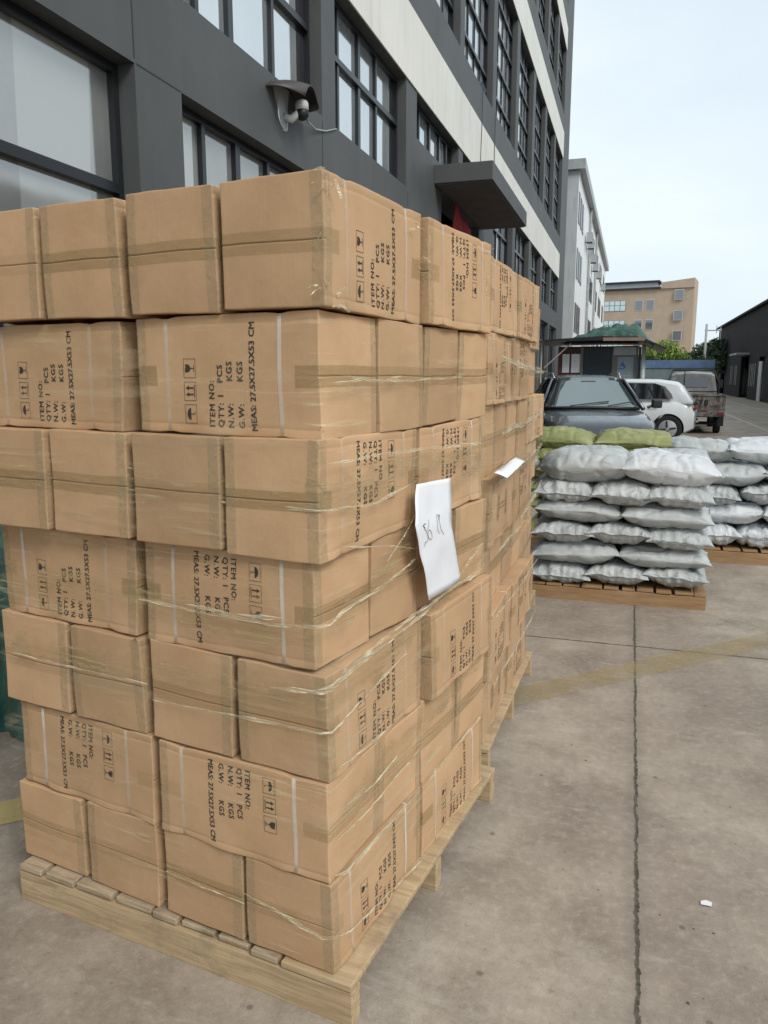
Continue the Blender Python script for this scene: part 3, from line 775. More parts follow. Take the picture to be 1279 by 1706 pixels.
# ------------------------------------------------------------------ sheets of paper tucked in the wrap
def sheet(name, label, rows, thick=.0007):
    """rows: list of (left point, right point) top to bottom"""
    t = thing(name, label, 'paper'); mb = MB(); n = 8; vs = []; m = []
    full = []
    for a, b in zip(rows, rows[1:]):
        for k in range(5): full.append((Vector(a[0]).lerp(Vector(b[0]), k / 5), Vector(a[1]).lerp(Vector(b[1]), k / 5)))
    full.append((Vector(rows[-1][0]), Vector(rows[-1][1])))
    nrm = (full[0][1] - full[0][0]).cross(full[-1][0] - full[0][0]).normalized() * -1
    def P(u, v):
        r = v * (len(full) - 1); i = min(len(full) - 2, int(r)); f = r - i
        a = full[i][0].lerp(full[i + 1][0], f); b = full[i][1].lerp(full[i + 1][1], f)
        q = a.lerp(b, u); return q + nrm * (noise.noise(q * 14) * .006)
    R_, K = len(full) * 2, 10
    grid = [P(k / K, i / R_) for i in range(R_ + 1) for k in range(K + 1)]
    mb.add(grid, [(i * (K + 1) + k, i * (K + 1) + k + 1, (i + 1) * (K + 1) + k + 1, (i + 1) * (K + 1) + k) for i in range(R_) for k in range(K)])
    o = mb.build('sheet', M['paper'], t, smooth=True)
    s = o.modifiers.new('s', 'SOLIDIFY'); s.thickness = thick
    return t, P, nrm
pr = [((.026, .435, 1.310), (.030, .675, 1.300)), ((.042, .395, 1.205), (.040, .660, 1.158)), ((.034, .510, .966), (.030, .768, .963))]
pt, PP, pn = sheet('paper_sheet', 'white handwritten paper sheet hanging from the wrap between the nearest boxes', [tuple(O1 @ Vector(p) for p in r) for r in pr])
mb = MB()
def stroke(pts, w=.0016):
    q = [PP(u, v) + pn * .0022 for u, v in pts]
    for a, b in zip(q, q[1:]):
        s = (b - a).cross(pn).normalized() * w * .5; mb.add([a - s, b - s, b + s, a + s], [(0, 1, 2, 3)])
def arc(cx, cy, rx, ry, a0, a1, n=12): return [(cx + rx * math.cos(a0 + (a1 - a0) * i / n), cy + ry * math.sin(a0 + (a1 - a0) * i / n)) for i in range(n + 1)]
stroke([(.26, .475), (.20, .50), (.235, .52)], .0026); stroke(arc(.21, .57, .06, .045, -1.5, 1.7)); stroke([(.19, .61), (.15, .64)], .0026)
stroke(arc(.33, .565, .05, .035, 0, 6.28)); stroke([(.34, .43), (.33, .49), (.29, .53)])
stroke([(.56, .37), (.55, .42), (.57, .46), (.56, .52), (.60, .56)]); stroke([(.62, .37), (.60, .42), (.63, .47), (.66, .53), (.72, .57)])
for k in range(5): stroke([(.57 + .01 * k, .38 + .015 * k), (.64 - .005 * k, .385 + .016 * k)], .0014)
mb.build('handwriting', M['pen'], pt)
sheet('paper_sheet', 'small white paper slip lying on the middle boxes of the second pallet', [tuple(O2 @ Vector(p) for p in r) for r in [((.00, -.02, 1.240), (.00, .44, 1.258)), ((.048, .0, 1.222), (.040, .46, 1.240))]])

# ================================================================== SACKS
def sack_mesh(seed, mat, Lx=.62, Wy=.41, T=.175, tied=False):
    rd = random.Random(seed); mb = MB(); nu, nv = 64, 46
    sk = [rd.uniform(-.03, .03) for _ in range(4)]
    def P(a, b, s):
        # a, b in [-1, 1]; s = side
        ea = 1 - abs(a) ** 4.0; eb = 1 - abs(b) ** 2.6
        h = T / 2 * (max(0, ea) ** .48) * (max(0, eb) ** .55)
        wid = 1 - .16 * (abs(a) ** 3) * (1 - abs(b) ** 8) + .05 * abs(a) ** 8
        if tied and a > .5: wid *= 1 - .72 * ((a - .5) / .5) ** 1.5
        x = a * Lx / 2 * (1 - .06 * (1 - abs(b) ** 4) * abs(a) ** 6); y = b * Wy / 2 * wid
        nzv = noise.noise(Vector((x * 5, y * 5, seed * 2.1 + s)))
        fold = math.sin(b * 17 + seed + 2.5 * noise.noise(Vector((a * 2, b * 3, seed)))) * .004 * abs(a) ** 2.2 + abs(noise.noise(Vector((x * 2.6 + y * 3, y * 15, seed + s * 5)))) * .036 * (.25 + abs(a)) * (1 - abs(a) ** 5)
        fold2 = abs(noise.noise(Vector((x * 13, y * 8, seed + 9 + s)))) * .010
        z = s * (h + (nzv * .014 - fold - fold2) * min(1, h / .02))
        cr1 = max(0, 1 - abs(noise.noise(Vector((x * 3.2 + seed, y * 8, s * 4 + seed)))) * 9); cr2 = max(0, 1 - abs(noise.noise(Vector((x * 7, y * 4 + seed, s * 3)))) * 10)
        z -= s * (cr1 * .012 + cr2 * .008) * min(1, h / .03)
        z += sk[0] * a * abs(a) + sk[1] * b * .5 + .012 * noise.noise(Vector((a * 1.5, b * 1.5, seed)))
        if abs(a) > .93: z += .010 * noise.noise(Vector((b * 2.5, a * 3, seed + 3)))
        x += .010 * noise.noise(Vector((b * 5, seed, a)))
        return (x, y, z)
    us = [math.sin(math.pi / 2 * (-1 + 2 * i / nu)) * .55 + (-1 + 2 * i / nu) * .45 for i in range(nu + 1)]
    vs_ = [math.sin(math.pi / 2 * (-1 + 2 * j / nv)) * .6 + (-1 + 2 * j / nv) * .4 for j in range(nv + 1)]
    for s in (1, -1):
        vs = [P(a, b, s) for a in us for b in vs_]; n = nv + 1
        mb.add(vs, [(i * n + j, i * n + j + 1, (i + 1) * n + j + 1, (i + 1) * n + j) for i in range(nu) for j in range(nv)])
    # stitched hem at both short ends, frayed
    for sg in (-1, 1):
        if tied and sg == 1: continue
        vs = []
        for j in range(nv + 1):
            b = vs_[j]; p = Vector(P(sg, b, 1)); o = Vector((sg * (.012 + .007 * noise.noise(Vector((b * 9, seed, 1)))), 0, noise.noise(Vector((b * 5, seed, 4))) * .007 - .002))
            vs += [p, p + o]
        mb.add(vs, [(2 * j, 2 * j + 1, 2 * j + 3, 2 * j + 2) for j in range(nv)])
    if tied:   # gathered neck
        c = Vector(P(1, 0, 1))
        for k in range(10):
            a = 2 * math.pi * k / 10; d = Vector((.06, math.cos(a) * .045, math.sin(a) * .05 + .01)); s = Vector((0, -math.sin(a), math.cos(a))) * .018
            mb.add([c - s * .3, c + s * .3, c + d + s, c + d - s + Vector((.01, 0, .01))], [(0, 1, 2, 3)])
    return mb.mesh('sack', mat, smooth=True, weld=True)
SK = {m: [sack_mesh(i + 11 * q, M[m], .63, .415, .205) for i in range(4)] + [sack_mesh(40 + i + 11 * q, M[m], .66, .44, .225, True) for i in range(2)] for q, m in enumerate(('sack', 'sackw', 'sacko'))}
rs = random.Random(3)
def put_sack(x, y, z, rz, m, v, label, group, sc=(1, 1, 1), rx=0, ry=0):
    o = obj('sack', SK[m][v]); o.location = (x, y, z); o.rotation_euler = (R(rx), R(ry), R(rz)); o.scale = sc
    tag(o, label, 'sack', group); return o
def sack_stack(ox, oy, z0, heights, pat, m, group, where, rows=2, alt=None):
    z = z0
    for k, p in enumerate(pat):
        h = heights[k]; zc = z + h / 2; mm = alt.get(k, m) if alt else m
        lay = ('bottom' if k == 0 else 'topmost' if k == len(pat) - 1 else LAYERS[k]) + ' layer'
        n = 3 if p == '3' else 2
        for r in range(rows):
            for i in range(n):
                pos = (['left', 'middle', 'right'] if n == 3 else ['left', 'right'])[i]
                if r == 0: lb = f'{"olive green" if mm == "sacko" else "bright white" if mm == "sackw" else "grey white"} sack facing the camera, {pos} of {lay}, {where}'
                else: lb = f'sack in the hidden back rows, {where}'
                gp = group if r == 0 else group + ', back rows'
                jx, jz = rs.uniform(-.012, .012), rs.uniform(-.006, .006)
                if n == 3: put_sack(ox + (i + .5) * .40 + jx, oy + .30 + r * .58 + rs.uniform(-.02, .02), zc + jz, 90 + rs.uniform(-5, 5), mm, rs.randrange(4), lb, gp, (1, 1.03, h / .165 * .97), ry=rs.uniform(-2, 2))
                else: put_sack(ox + (i + .5) * .60 + jx, oy + .20 + r * .40 + rs.uniform(-.02, .02), zc + jz, (0 if i else 180) + rs.uniform(-4, 4), mm, rs.randrange(4), lb, gp, (.99, 1, h / .165 * .97), rx=rs.uniform(-3, 3))
        z += h
    return z
GS1, GS2, GS3 = 'grey white sacks on the front pallet', 'white sacks on the right pallet', 'olive sacks on the rear pallet'
pallet('brown wooden pallet under the front pile of grey white sacks', (.565, 5.60, 0), 0, 1.20, 1.1, .115, GP, ('wood2', 'wood2'), seed=4)
z = sack_stack(-.635, 5.585, .115, [.150, .150, .150, .150, .160], '32323', 'sack', GS1, 'front sack pile')
put_sack(-.30, 5.83, z + .095, 178, 'sack', 5, 'large tied grey white woven sack on top of the front sack pile, left of two', GS1, (1.0, 1.05, 1.18), ry=2)
put_sack(.27, 5.82, z + .085, 3, 'sackw', 1, 'large bright woven sack on top of the front sack pile, right of two', GS1, (1.05, 1.12, 1.25), ry=4)
put_sack(-.30, 6.24, z + .09, 178, 'sack', 1, 'grey white woven sack on top of the front sack pile, behind the left one', GS1, (1, 1, 1.1))
put_sack(.28, 6.25, z + .08, 3, 'sack', 2, 'grey white woven sack on top of the front sack pile, behind the right one', GS1, (1, 1, 1.1))
pallet('brown wooden pallet under the right hand pile of white sacks', (1.72, 7.16, 0), 0, 1.2, 1.1, .125, GP, ('wood2', 'wood2'), seed=5)
z = sack_stack(.53, 7.16, .125, [.20, .18, .175, .175], '3232', 'sack', GS2, 'right hand sack pile', alt={0: 'sackw', 1: 'sackw'})
put_sack(.58, 7.45, z + .10, 176, 'sack', 4, 'white woven sack on top of the right hand pile, leftmost of three', GS2, (1, 1, 1.0), ry=-3)
put_sack(1.10, 7.42, z + .11, 8, 'sackw', 2, 'bright white woven sack on top of the right hand pile, middle of three', GS2, (1.0, 1.05, 1.1), ry=2)
put_sack(1.62, 7.5, z + .08, 8, 'sack', 3, 'white woven sack on top of the right hand pile, rightmost of three', GS2, (.9, 1, 1.0), ry=2)
pallet('brown wooden pallet under the olive sacks behind the front sack pile', (.36, 7.22, 0), 0, 1.2, 1.1, .125, GP, ('wood2', 'wood2'), seed=6)
z = sack_stack(-.86, 7.25, .125, [.17, .17, .17, .17, .17], '32323', 'sacko', GS3, 'olive sack pile')
put_sack(-.60, 7.48, z + .045, 176, 'sacko', 4, 'olive green tied sack on top of the olive pile, left one', GS3, (.95, 1, 1.05))
put_sack(.04, 7.46, z + .045, 4, 'sacko', 1, 'olive green tied sack on top of the olive pile, right one', GS3, (1.12, 1.05, 1.05), ry=4)

# ------------------------------------------------------------------ tarp covered goods at the left
def tarp_mesh(w, d, h, seed, n=46, amp=.06, skirt=.12):
    mb = MB(); vs = []
    for i in range(n + 1):
        for j in range(n + 1):
            u, v = -1 + 2 * i / n, -1 + 2 * j / n; r = max(abs(u), abs(v))
            top = .62
            if r <= top: x, y, z = u / top * w / 2, v / top * d / 2, h
            else:
                s = top / r; k = (r - top) / (1 - top); cx, cy = u * s / top * w / 2, v * s / top * d / 2
                o = Vector((u, v)).normalized(); sp = skirt * k + .05 * k * math.sin((u - v) * 11 + seed)
                x, y, z = cx + o.x * sp, cy + o.y * sp, h * (1 - k)
            q = Vector((x * 2.2, y * 2.2, z * 1.1 + seed)); q2 = q * 3.2
            nn = noise.noise_vector(q) * amp + noise.noise_vector(q2) * amp * .4 + Vector((abs(noise.noise(Vector((x * 7, y * 7, z * 1.5)))) * amp,) * 2 + (0,)) * .5
            vs.append((x + nn.x, y + nn.y, max(.004, z + nn.z * (1 if z > .1 else .2))))
    m = n + 1; mb.add(vs, [(i * m + j, i * m + j + 1, (i + 1) * m + j + 1, (i + 1) * m + j) for i in range(n) for j in range(n)])
    return mb
o = tarp_mesh(.85, 1.9, .86, 4).build('tarp_covered_goods', M['tarp'], smooth=True); o.location = (-3.02, 3.6, 0)
tag(o, 'dark green tarpaulin draped over goods behind the left edge of the nearest pallet', 'tarpaulin')

# ------------------------------------------------------------------ small litter on the concrete
mb = MB(); mb.add([(-.014, -.009, 0), (.016, -.012, .002), (.019, .004, .004), (.002, .012, .003), (-.013, .006, .001)], [(0, 1, 2, 3, 4)])
o = mb.build('paper_scrap', M['paper']); o.location = (.297, 2.335, .004); s = o.modifiers.new('s', 'SOLIDIFY'); s.thickness = .001
tag(o, 'tiny white scrap lying on the concrete in the lower right', 'litter')
rl = random.Random(9)
def pebble(x, y, s, label):
    mb = MB(); n = 6; vs = [(0, 0, s * .6)] + [(math.cos(k) * s * rl.uniform(.7, 1.3), math.sin(k) * s * rl.uniform(.7, 1.3), 0) for k in [2 * math.pi * i / n for i in range(n)]]
    mb.add(vs, [(0, i + 1, (i + 1) % n + 1) for i in range(n)] + [tuple(range(n, 0, -1))])
    o = mb.build('pebble', M['trunk'], smooth=False); o.location = (x, y, .0005); tag(o, label, 'pebble', 'tiny dark pebbles on the concrete')
for i in range(26): pebble(rl.uniform(-.3, .75), rl.uniform(1.75, 4.4), rl.uniform(.002, .005), 'tiny dark pebble on the bare concrete in the foreground')

# ================================================================== DARK BUILDING
A = -3.5; BY0, BY1 = -6.0, 40.7
bld = thing('office_building', 'charcoal office building with cream bands and tall black framed windows along the left', 'building', (A, 0, 0))
bays = [(-5.6, -2.4), (-2.0, 1.25), (1.75, 5.17), (5.78, 8.75), (9.17, 12.19), (12.8, 15.95), (16.35, 19.58), (20.08, 23.3), (23.85, 27.0), (27.6, 30.5), (31.05, 33.95), (34.5, 37.6)]
TH = .42
ZB = [(0, .25, 0), (.9, 3.8, 1), (3.8, 4.5, 0), (4.5, 6.05, 1), (6.05, 7.87, 0), (7.87, 11.27, 2), (11.27, 13.08, 0), (13.08, 15.7, 2), (15.7, 17.5, 0), (17.5, 20.1, 2), (20.1, 21.6, 0)]
wall = MB()
def seg(y0, y1, z0, z1): wall.box(-TH, 0, y0, y1, z0, z1)
def row(z0, z1, ops):
    y = BY0
    for a, b in ops:
        if a > y: seg(y, a, z0, z1)
        y = b
    seg(y, BY1, z0, z1)
door = (14.55, 18.2)
seg(BY0, door[0], 0, .9); seg(door[1], BY1, 0, .9)
gbays = [b for i, b in enumerate(bays) if i not in (5, 6)]
ops0 = sorted(gbays + [door]); row(.9, 3.8, ops0)
seg(BY0, door[0], 3.8, 4.5); seg(door[1], BY1, 3.8, 4.5)
# first floor row: bay 5 has a short window; the door rises into the row
y = BY0
row1 = [b for i, b in enumerate(bays) if i not in (5, 6)]
r1ops = sorted(row1 + [(12.8, 15.95), (16.35, 19.58)])
prev = BY0
for a, b in r1ops: seg(prev, a, 4.93 if abs(prev - 15.95) < .01 else 4.5, 6.05); prev = b
seg(prev, BY1, 4.5, 6.05)
seg(12.8, 14.55, 4.5, 5.37); seg(14.55, 15.95, 4.93, 5.37); seg(16.35, 18.2, 4.93, 5.37); seg(18.2, 19.58, 4.5, 5.37)
seg(BY0, BY1, 6.05, 7.87); row(7.87, 11.27, bays); seg(BY0, BY1, 11.27, 13.08); row(13.08, 15.7, bays); seg(BY0, BY1, 15.7, 17.5); row(17.5, 20.1, bays); seg(BY0, BY1, 20.1, 21.6)
wall.build('wall', M['dark_wall'], bld)
MB().box(-14, -TH - .6, BY0, BY1, 0, 21.0).build('building_core', M['reveal'], bld)
MB().box(-14, -.35, BY1 + .002, BY1 + .25, 0, 21.6).build('end_wall', M['dark_wall'], bld)
# cream bands, in panels with open joints
for z0, z1 in ((6.056, 7.13), (11.276, 12.34), (15.706, 16.60), (20.106, 21.0)):
    ys = [BY0 + .01, -3.0, -.5, 2.2, 4.6, 6.9, 8.7, 10.46, 12.19, 14.08, 16.1, 18.0, 20.3, 22.6, 25.0, 27.6, 30.3, 33, 35.4, 37.75]
    mb = MB()
    for a, b in zip(ys, ys[1:]): mb.box(.002, .022, a + .005, b - .005, z0, z1)
    mb.build('cream_band', M['cream'], bld)
    MB().box(.0005, .010, BY0, 37.74, z0 + .01, z1 - .01).build('joint_backing', M['grey_wall'], bld)
# shallow panel joints in the dark render
mb = MB()
for y in (5.17, 8.75, 12.3, 19.9): mb.box(-.0005, .0025, y - .006, y + .006, 3.83 if y < 6 else 3.8, 4.45 if y > 6 else 6.03)
mb.box(-.0005, .0024, 5.19, 5.77, 3.797, 3.807)
mb.build('wall_joint', M['reveal'], bld)
def window(y0, y1, z0, z1, vm, hm, glass, open_panes=True, set_=-.17, seed=0, blind=.35):
    """frame with mullions vm (fractions), transoms hm, pane behind; kept inside the opening"""
    rd = random.Random(seed); f = MB(); fw = .06; d0, d1 = set_ - .05, set_ + .03
    y0 += .004; y1 -= .004; z0 += .004; z1 -= .004
    f.box(d0, d1, y0, y0 + fw, z0, z1); f.box(d0, d1, y1 - fw, y1, z0, z1)
    f.box(d0, d1, y0 + fw, y1 - fw, z0, z0 + fw); f.box(d0, d1, y0 + fw, y1 - fw, z1 - fw, z1)
    for k, m in enumerate(vm):
        y = y0 + (y1 - y0) * m; w = (.045 if k % 2 else .03) if z0 < 7 else .018; f.box(d0 + .004, d1 - (.004 if z0 < 7 else .022), y - w, y + w, z0 + fw, z1 - fw)
    for m in hm:
        z = z0 + (z1 - z0) * m; f.box(d0 + .008, d1 + .012, y0 + fw, y1 - fw, z - .035, z + .035)
    w = f.build('window', M['frame'], bld)
    p = MB().box(set_ - .03, set_ - .022, y0 + .02, y1 - .02, z0 + .02, z1 - .02).build('pane', glass, w)
    # dark open casement leaning into the last bay
    if open_panes:
        dk = MB(); ye = y1 - fw - (y1 - y0) * .07; dk.box(set_ - .021, set_ - .017, ye, y1 - fw, z0 + fw, z1 - fw); dk.build('dark_pane', M['glass_dark'], w)
    return w
for i, (a, b) in enumerate(bays):
    if i in (5, 6): pass
    elif i == 2: window(a, b, .9, 3.8, [.618], [.705], M['glass_low'], False, seed=i)
    else: window(a, b, .9, 3.8, [.19, .40, .62, .82], [.30], M['glass_low'], False, seed=i)
    if i in (5, 6): window(a, b, 5.37, 6.05, [.22, .45, .68, .86], [], M['glass'], seed=i)
    elif i == 3: window(a, b, 4.5, 6.05, [.18, .38, .68], [.58], M['glass'], seed=i)
    else: window(a, b, 4.5, 6.05, [.16, .42, .66], [.58], M['glass'], seed=i)
    window(a, b, 7.87, 11.27, [.14, .34, .56, .76], [.19, .42, .65, .85], M['glass'], seed=i + 50)
    window(a, b, 13.08, 15.7, [.14, .34, .56, .76], [.25, .5, .75], M['glass'], seed=i + 80)
    window(a, b, 17.5, 20.1, [.14, .34, .56, .76], [.25, .5, .75], M['glass'], seed=i + 90)
# door recess under the canopy
dr = MB().box(-TH - .5, -TH - .45, door[0] + .01, door[1] - .01, 0, 4.92).build('door', M['black'], bld)
mb = MB()
for k in range(5): mb.box(-TH - .45, -TH - .41, door[0] + .02 + k * .9, door[0] + .07 + k * .9, 0, 4.9)
mb.build('door_frame', M['frame'], dr)
# canopy
cn = MB().box(.001, 1.03, 14.0, 18.5, 4.945, 5.25).build('canopy', M['dark_wall'], bld, bevel=.006)
MB().box(.02, .99, 14.04, 18.46, 4.925, 4.944).build('canopy_soffit', M['soffit'], cn)
# an opened top hung pane on the second floor
T = Matrix.Translation((.0, 18.35, 7.95)) @ Matrix.Rotation(R(35), 4, 'Y')
MB().box(-.02, .02, -.32, .32, -.48, .02, T).build('open_casement', M['teal'], bld)
mb = MB()
mb.tube([(.030, 18.2, 7.86), (.034, 18.15, 7.1), (.030, 18.1, 6.5), (.034, 18.05, 5.4)], .008, 5)
mb.tube([(.032, 19.9, 7.86), (.034, 19.8, 6.9), (.030, 19.9, 6.3)], .008, 5)
mb.build('loose_wire', M['black'], bld)
# red cloth hanging in the doorway
mb = MB(); vs = []
for i in range(17):
    for j in range(13):
        y = 15.2 + 1.5 * i / 16; zt = 4.84 - .25 * i / 16; z = zt - (.75 - .25 * math.sin(i * .7)) * j / 12
        vs.append((A + .12 + .10 * noise.noise(Vector((y * 3, z * 1.5, 1))), y, z))
mb.add(vs, [(i * 13 + j, i * 13 + j + 1, (i + 1) * 13 + j + 1, (i + 1) * 13 + j) for i in range(16) for j in range(12)])
o = mb.build('red_cloth', M['red'], smooth=True); s = o.modifiers.new('s', 'SOLIDIFY'); s.thickness = .01
tag(o, 'bright red cloth hanging in the dark doorway under the canopy', 'cloth')

# ------------------------------------------------------------------ security camera
sc_ = thing('security_camera', 'white dome security camera under a dark curved hood on the charcoal wall', 'camera', (A, 7.72, 4.28))
mb = MB(); vs = []
n = 18; prof = []
for i in range(n + 1):                       # hood: half disc sheet curving out from the wall and down
    u = i / n
    for j in range(11):
        v = -1 + 2 * j / 10
        x = .31 * u; y = v * (.40 * math.sqrt(max(0, 1 - (u * .92) ** 2)) + .02); z = .22 - .15 * v * v - .07 * u * u + .02 * u
        vs.append((x, y, z))
mb.add(vs, [(i * 11 + j, i * 11 + j + 1, (i + 1) * 11 + j + 1, (i + 1) * 11 + j) for i in range(n) for j in range(10)])
o = mb.build('hood', M['shade'], sc_, smooth=True); s = o.modifiers.new('s', 'SOLIDIFY'); s.thickness = .012
mb = MB(); pl = [(-.28, .16), (-.20, .0), (-.08, -.20), (.0, -.24), (.05, -.20), (.06, .0), (.10, .18)]
mb.prism(pl, 'x', .001, .012); mb.build('mounting_plate', M['pipe'], sc_)
mb = MB().tube([(.01, -.02, -.10), (.08, 0, -.12), (.14, .03, -.06), (.16, .05, -.02)], [.04, .04, .036, .03], 12); mb.build('bracket', M['whitep'], sc_, smooth=True)
def lathe(prof, cx, cy, cz, seg=24, axis='z'):
    vs, fs = [], []
    for r, h in prof:
        for k in range(seg):
            t = 2 * math.pi * k / seg; a, b = r * math.cos(t), r * math.sin(t)
            vs.append({'z': (cx + a, cy + b, cz + h), 'y': (cx + a, cy + h, cz + b), 'x': (cx + h, cy + a, cz + b)}[axis])
    m = len(prof)
    for i in range(m - 1):
        for k in range(seg): fs.append((i * seg + k, i * seg + (k + 1) % seg, (i + 1) * seg + (k + 1) % seg, (i + 1) * seg + k))
    fs.append(tuple(range(seg))); fs.append(tuple((m - 1) * seg + k for k in range(seg))[::-1])
    return vs, fs
mb = MB().add(*lathe([(.03, .10), (.055, .09), (.066, .065), (.068, .0)], .17, .06, -.03)); mb.build('housing', M['whitep'], sc_, smooth=True)
mb = MB().add(*lathe([(.07 * math.cos(a), .07 * math.sin(a)) for a in [-math.pi / 2 + .15 + k * .28 for k in range(6)]] + [(.066, .03)], .17, .06, -.055)); mb.build('lens_ball', M['black'], sc_, smooth=True)
mb = MB().tube([(.03, -.22, .02), (.05, -.24, -.16), (.04, -.14, -.26), (.05, -.05, -.24), (.05, -.04, -.15)], .008, 6)
mb.tube([(.18, .10, -.05), (.09, .40, -.03), (.03, .75, .0), (.012, 1.1, .08), (.012, 1.44, .20)], .009, 6); mb.build('cable', M['pipe'], sc_, smooth=True)

# ================================================================== WHITE BUILDING
wb = thing('white_building', 'white four storey building with black windows beyond the charcoal one', 'building', (-3.5, 48, 0))
MB().box(-16, 0, 0, 45, 0, 13.2).build('wall', M['white_wall'], wb)
MB().box(-16, -.001, -.05, -.001, 0, 13.2).build('end_wall', M['grey_wall'], wb)
MB().box(-16, .35, -.3, 45.2, 13.21, 13.75).build('roof_edge', M['pipe'], wb)
for zc in (2.0, 5.1, 8.2, 11.3):
    for y in (.5, 2.2, 3.9, 12.5, 14.2, 15.9, 17.6, 22, 23.8, 25.6, 30, 32, 34, 39, 41):
        w = MB().box(.001, .03, y, y + 1.15, zc - .85, zc + .85).build('window', M['frame'], wb)
        MB().box(.031, .036, y + .08, y + 1.07, zc - .77, zc + .77).build('pane', M['glass_far'], w)
MB().tube([(.12, 11, 0), (.12, 11, 13.2)], .09, 8).build('downpipe', M['pipe'], wb)
MB().tube([(.12, 20.6, 0), (.12, 20.6, 13.2)], .09, 8).build('downpipe', M['pipe'], wb)
k = 0
for (y, zc, nm) in ((7.2, 10.4, 'below the first roof windows'), (13.2, 9.9, 'third from the near corner, upper floor'), (16.4, 9.7, 'fourth along the upper floor'), (23, 9.9, 'fifth along the upper floor'), (9.2, 10.3, 'second from the near corner, upper floor'), (33, 9.9, 'farthest along the upper floor'), (8.6, 3.6, 'low down near the first downpipe')):
    t = thing('air_conditioner', f'air conditioner unit on the white building wall, {nm}', 'air conditioner', (-3.5, 48 + y, zc), 0, 'air conditioner units on the white building')
    MB().box(.10, .50, 0, .9, 0, .62).build('casing', M['pipe'], t, bevel=.02)
    MB().add(*lathe([(.22, 0), (.22, .01)], .502, .45, .31, 16, 'x')).build('fan_grille', M['black'], t)
    MB().box(.001, .5, .1, .14, -.06, -.01).build('bracket', M['black'], t)
# ================================================================== TAN BUILDING far off
tb = thing('tan_building', 'tan tiled factory block with rows of windows far behind the booth', 'building', (8.9, 140, 0), -9)
MB().box(-34, 0, 0, 6, 0, 16.0).build('wall', M['tan_wall'], tb)
MB().prism([(-5.2, 16.0), (0, 16.0), (0, 17.5), (-5.2, 17.0)], 'y', -.3, 6).build('stair_tower', M['tan_wall'], tb)
MB().box(-34.3, -5.25, -.5, 6, 16.01, 16.3).build('roof', M['reveal'], tb)
MB().box(-17.5, -6, 1, 5, 16.31, 17.2).build('penthouse', M['grey_wall'], tb)
MB().box(-15.5, -5.6, .6, 5.4, 17.21, 17.5).build('penthouse_roof', M['reveal'], tb)
for r in range(5):
    zc = 13.6 - r * 3.25
    for (x0, x1) in ((-24.6, -21), (-20.0, -16), (-15.3, -10.8)):
        w = MB().box(x0, x1, -.06, -.001, zc - 1, zc + .75).build('window', M['teal'], tb)
        mb = MB(); q = (x1 - x0) / 5
        for i in range(5): mb.box(x0 + q * i + .06, x0 + q * (i + 1) - .06, -.08, -.061, zc - .92, zc - .1); mb.box(x0 + q * i + .06, x0 + q * (i + 1) - .06, -.08, -.061, zc, zc + .68)
        mb.build('pane', M['glass_green'], w)
    for x0 in (-9.3, -7.5):
        w = MB().box(x0, x0 + 1.35, -.06, -.001, zc - 1, zc + .75).build('window', M['grey_wall'], tb); MB().box(x0 + .1, x0 + 1.25, -.08, -.061, zc - .9, zc + .65).build('pane', M['glass_dark'], w)
for r in range(5):
    zc = 15.0 - r * 3.3
    w = MB().box(-3.0, -1.5, -.40, -.301, zc - .9, zc + .75).build('window', M['grey_wall'], tb); MB().box(-2.9, -1.6, -.42, -.401, zc - .8, zc + .65).build('pane', M['glass_dark'], w)
MB().box(-5.0, 0, -.6, -.45, 0, 4.6).build('entrance_block', M['white_wall'], tb)
# ================================================================== SHED
sh = thing('dark_shed', 'long dark corrugated metal shed with tall doors on the right side of the road', 'building', (8, 12, 0))
ops = [(43.2, 45.6, 2.9), (50.7, 55.0, 3.1), (65.9, 69.4, 3.15)]
mb = MB(); y = 0
for a, b, h in ops: mb.box(0, .25, y, a, 0, 6.2); mb.box(0, .25, a, b, h, 6.2); y = b
mb.box(0, .25, y, 73.6, 0, 6.2); mb.box(.25, 14, 73.35, 73.6, 0, 6.2); mb.box(.25, 14, 0, .25, 0, 6.2)
mb.build('wall', M['shed'], sh)
MB().prism([(-.3, 6.21), (-.3, 6.35), (7, 8.2), (14.3, 6.35), (14.3, 6.21), (7, 8.05)], 'y', -.3, 73.9).build('roof', M['shed'], sh)
MB().box(1.2, 1.25, .3, 73, 0, 6).build('interior_wall', M['black'], sh)
MB().box(-.05, .02, 44.2, 45.5, 0, 2.6).build('door', M['grey_wall'], sh)
for (y, z) in ((52.8, 3.2), (67.7, 3.25)): MB().box(-.9, -.001, y - 2.2, y + 2.2, z, z + .12).build('awning', M['pipe'] if z < 3.22 else M['shed'], sh)
for y in (47.2, 48.8, 57.4, 60.2): 
    f = MB()
    for q in (0, .9): f.box(-.03, -.001, y + q, y + q + .10, .95, 2.5)
    f.build('window_frame', M['pipe'], sh)
# ================================================================== wall, hedge, trees, pole beyond
fw = thing('boundary_wall', 'grey teal site wall with a blue sheet top at the end of the road', 'wall', (0, 52, 0))
MB().box(-4, 4.75, 0, .2, 0, 2.12).build('panel', M['teal'], fw)
MB().box(-4, 4.75, -.05, .25, 2.13, 2.62).build('blue_top', M['blue'], fw)
def foliage(mb, c, r, n, leaf, rd, droop=0):
    for _ in range(n):
        d = Vector([rd.gauss(0, 1) for _ in range(3)]).normalized() * (rd.random() ** .45)
        p = Vector((c[0] + d.x * r[0], c[1] + d.y * r[1], c[2] + d.z * r[2]))
        if noise.noise(p * .9) < -.22: continue
        a = Vector([rd.uniform(-1, 1) for _ in range(3)]).normalized(); b = Vector([rd.uniform(-1, 1) for _ in range(3)]) - Vector((0, 0, droop)); b.normalize()
        s = leaf * rd.uniform(.6, 1.3); mb.add([p - a * s * .4, p + b * s, p + a * s * .4, p - b * s * .7], [(0, 1, 2, 3)])
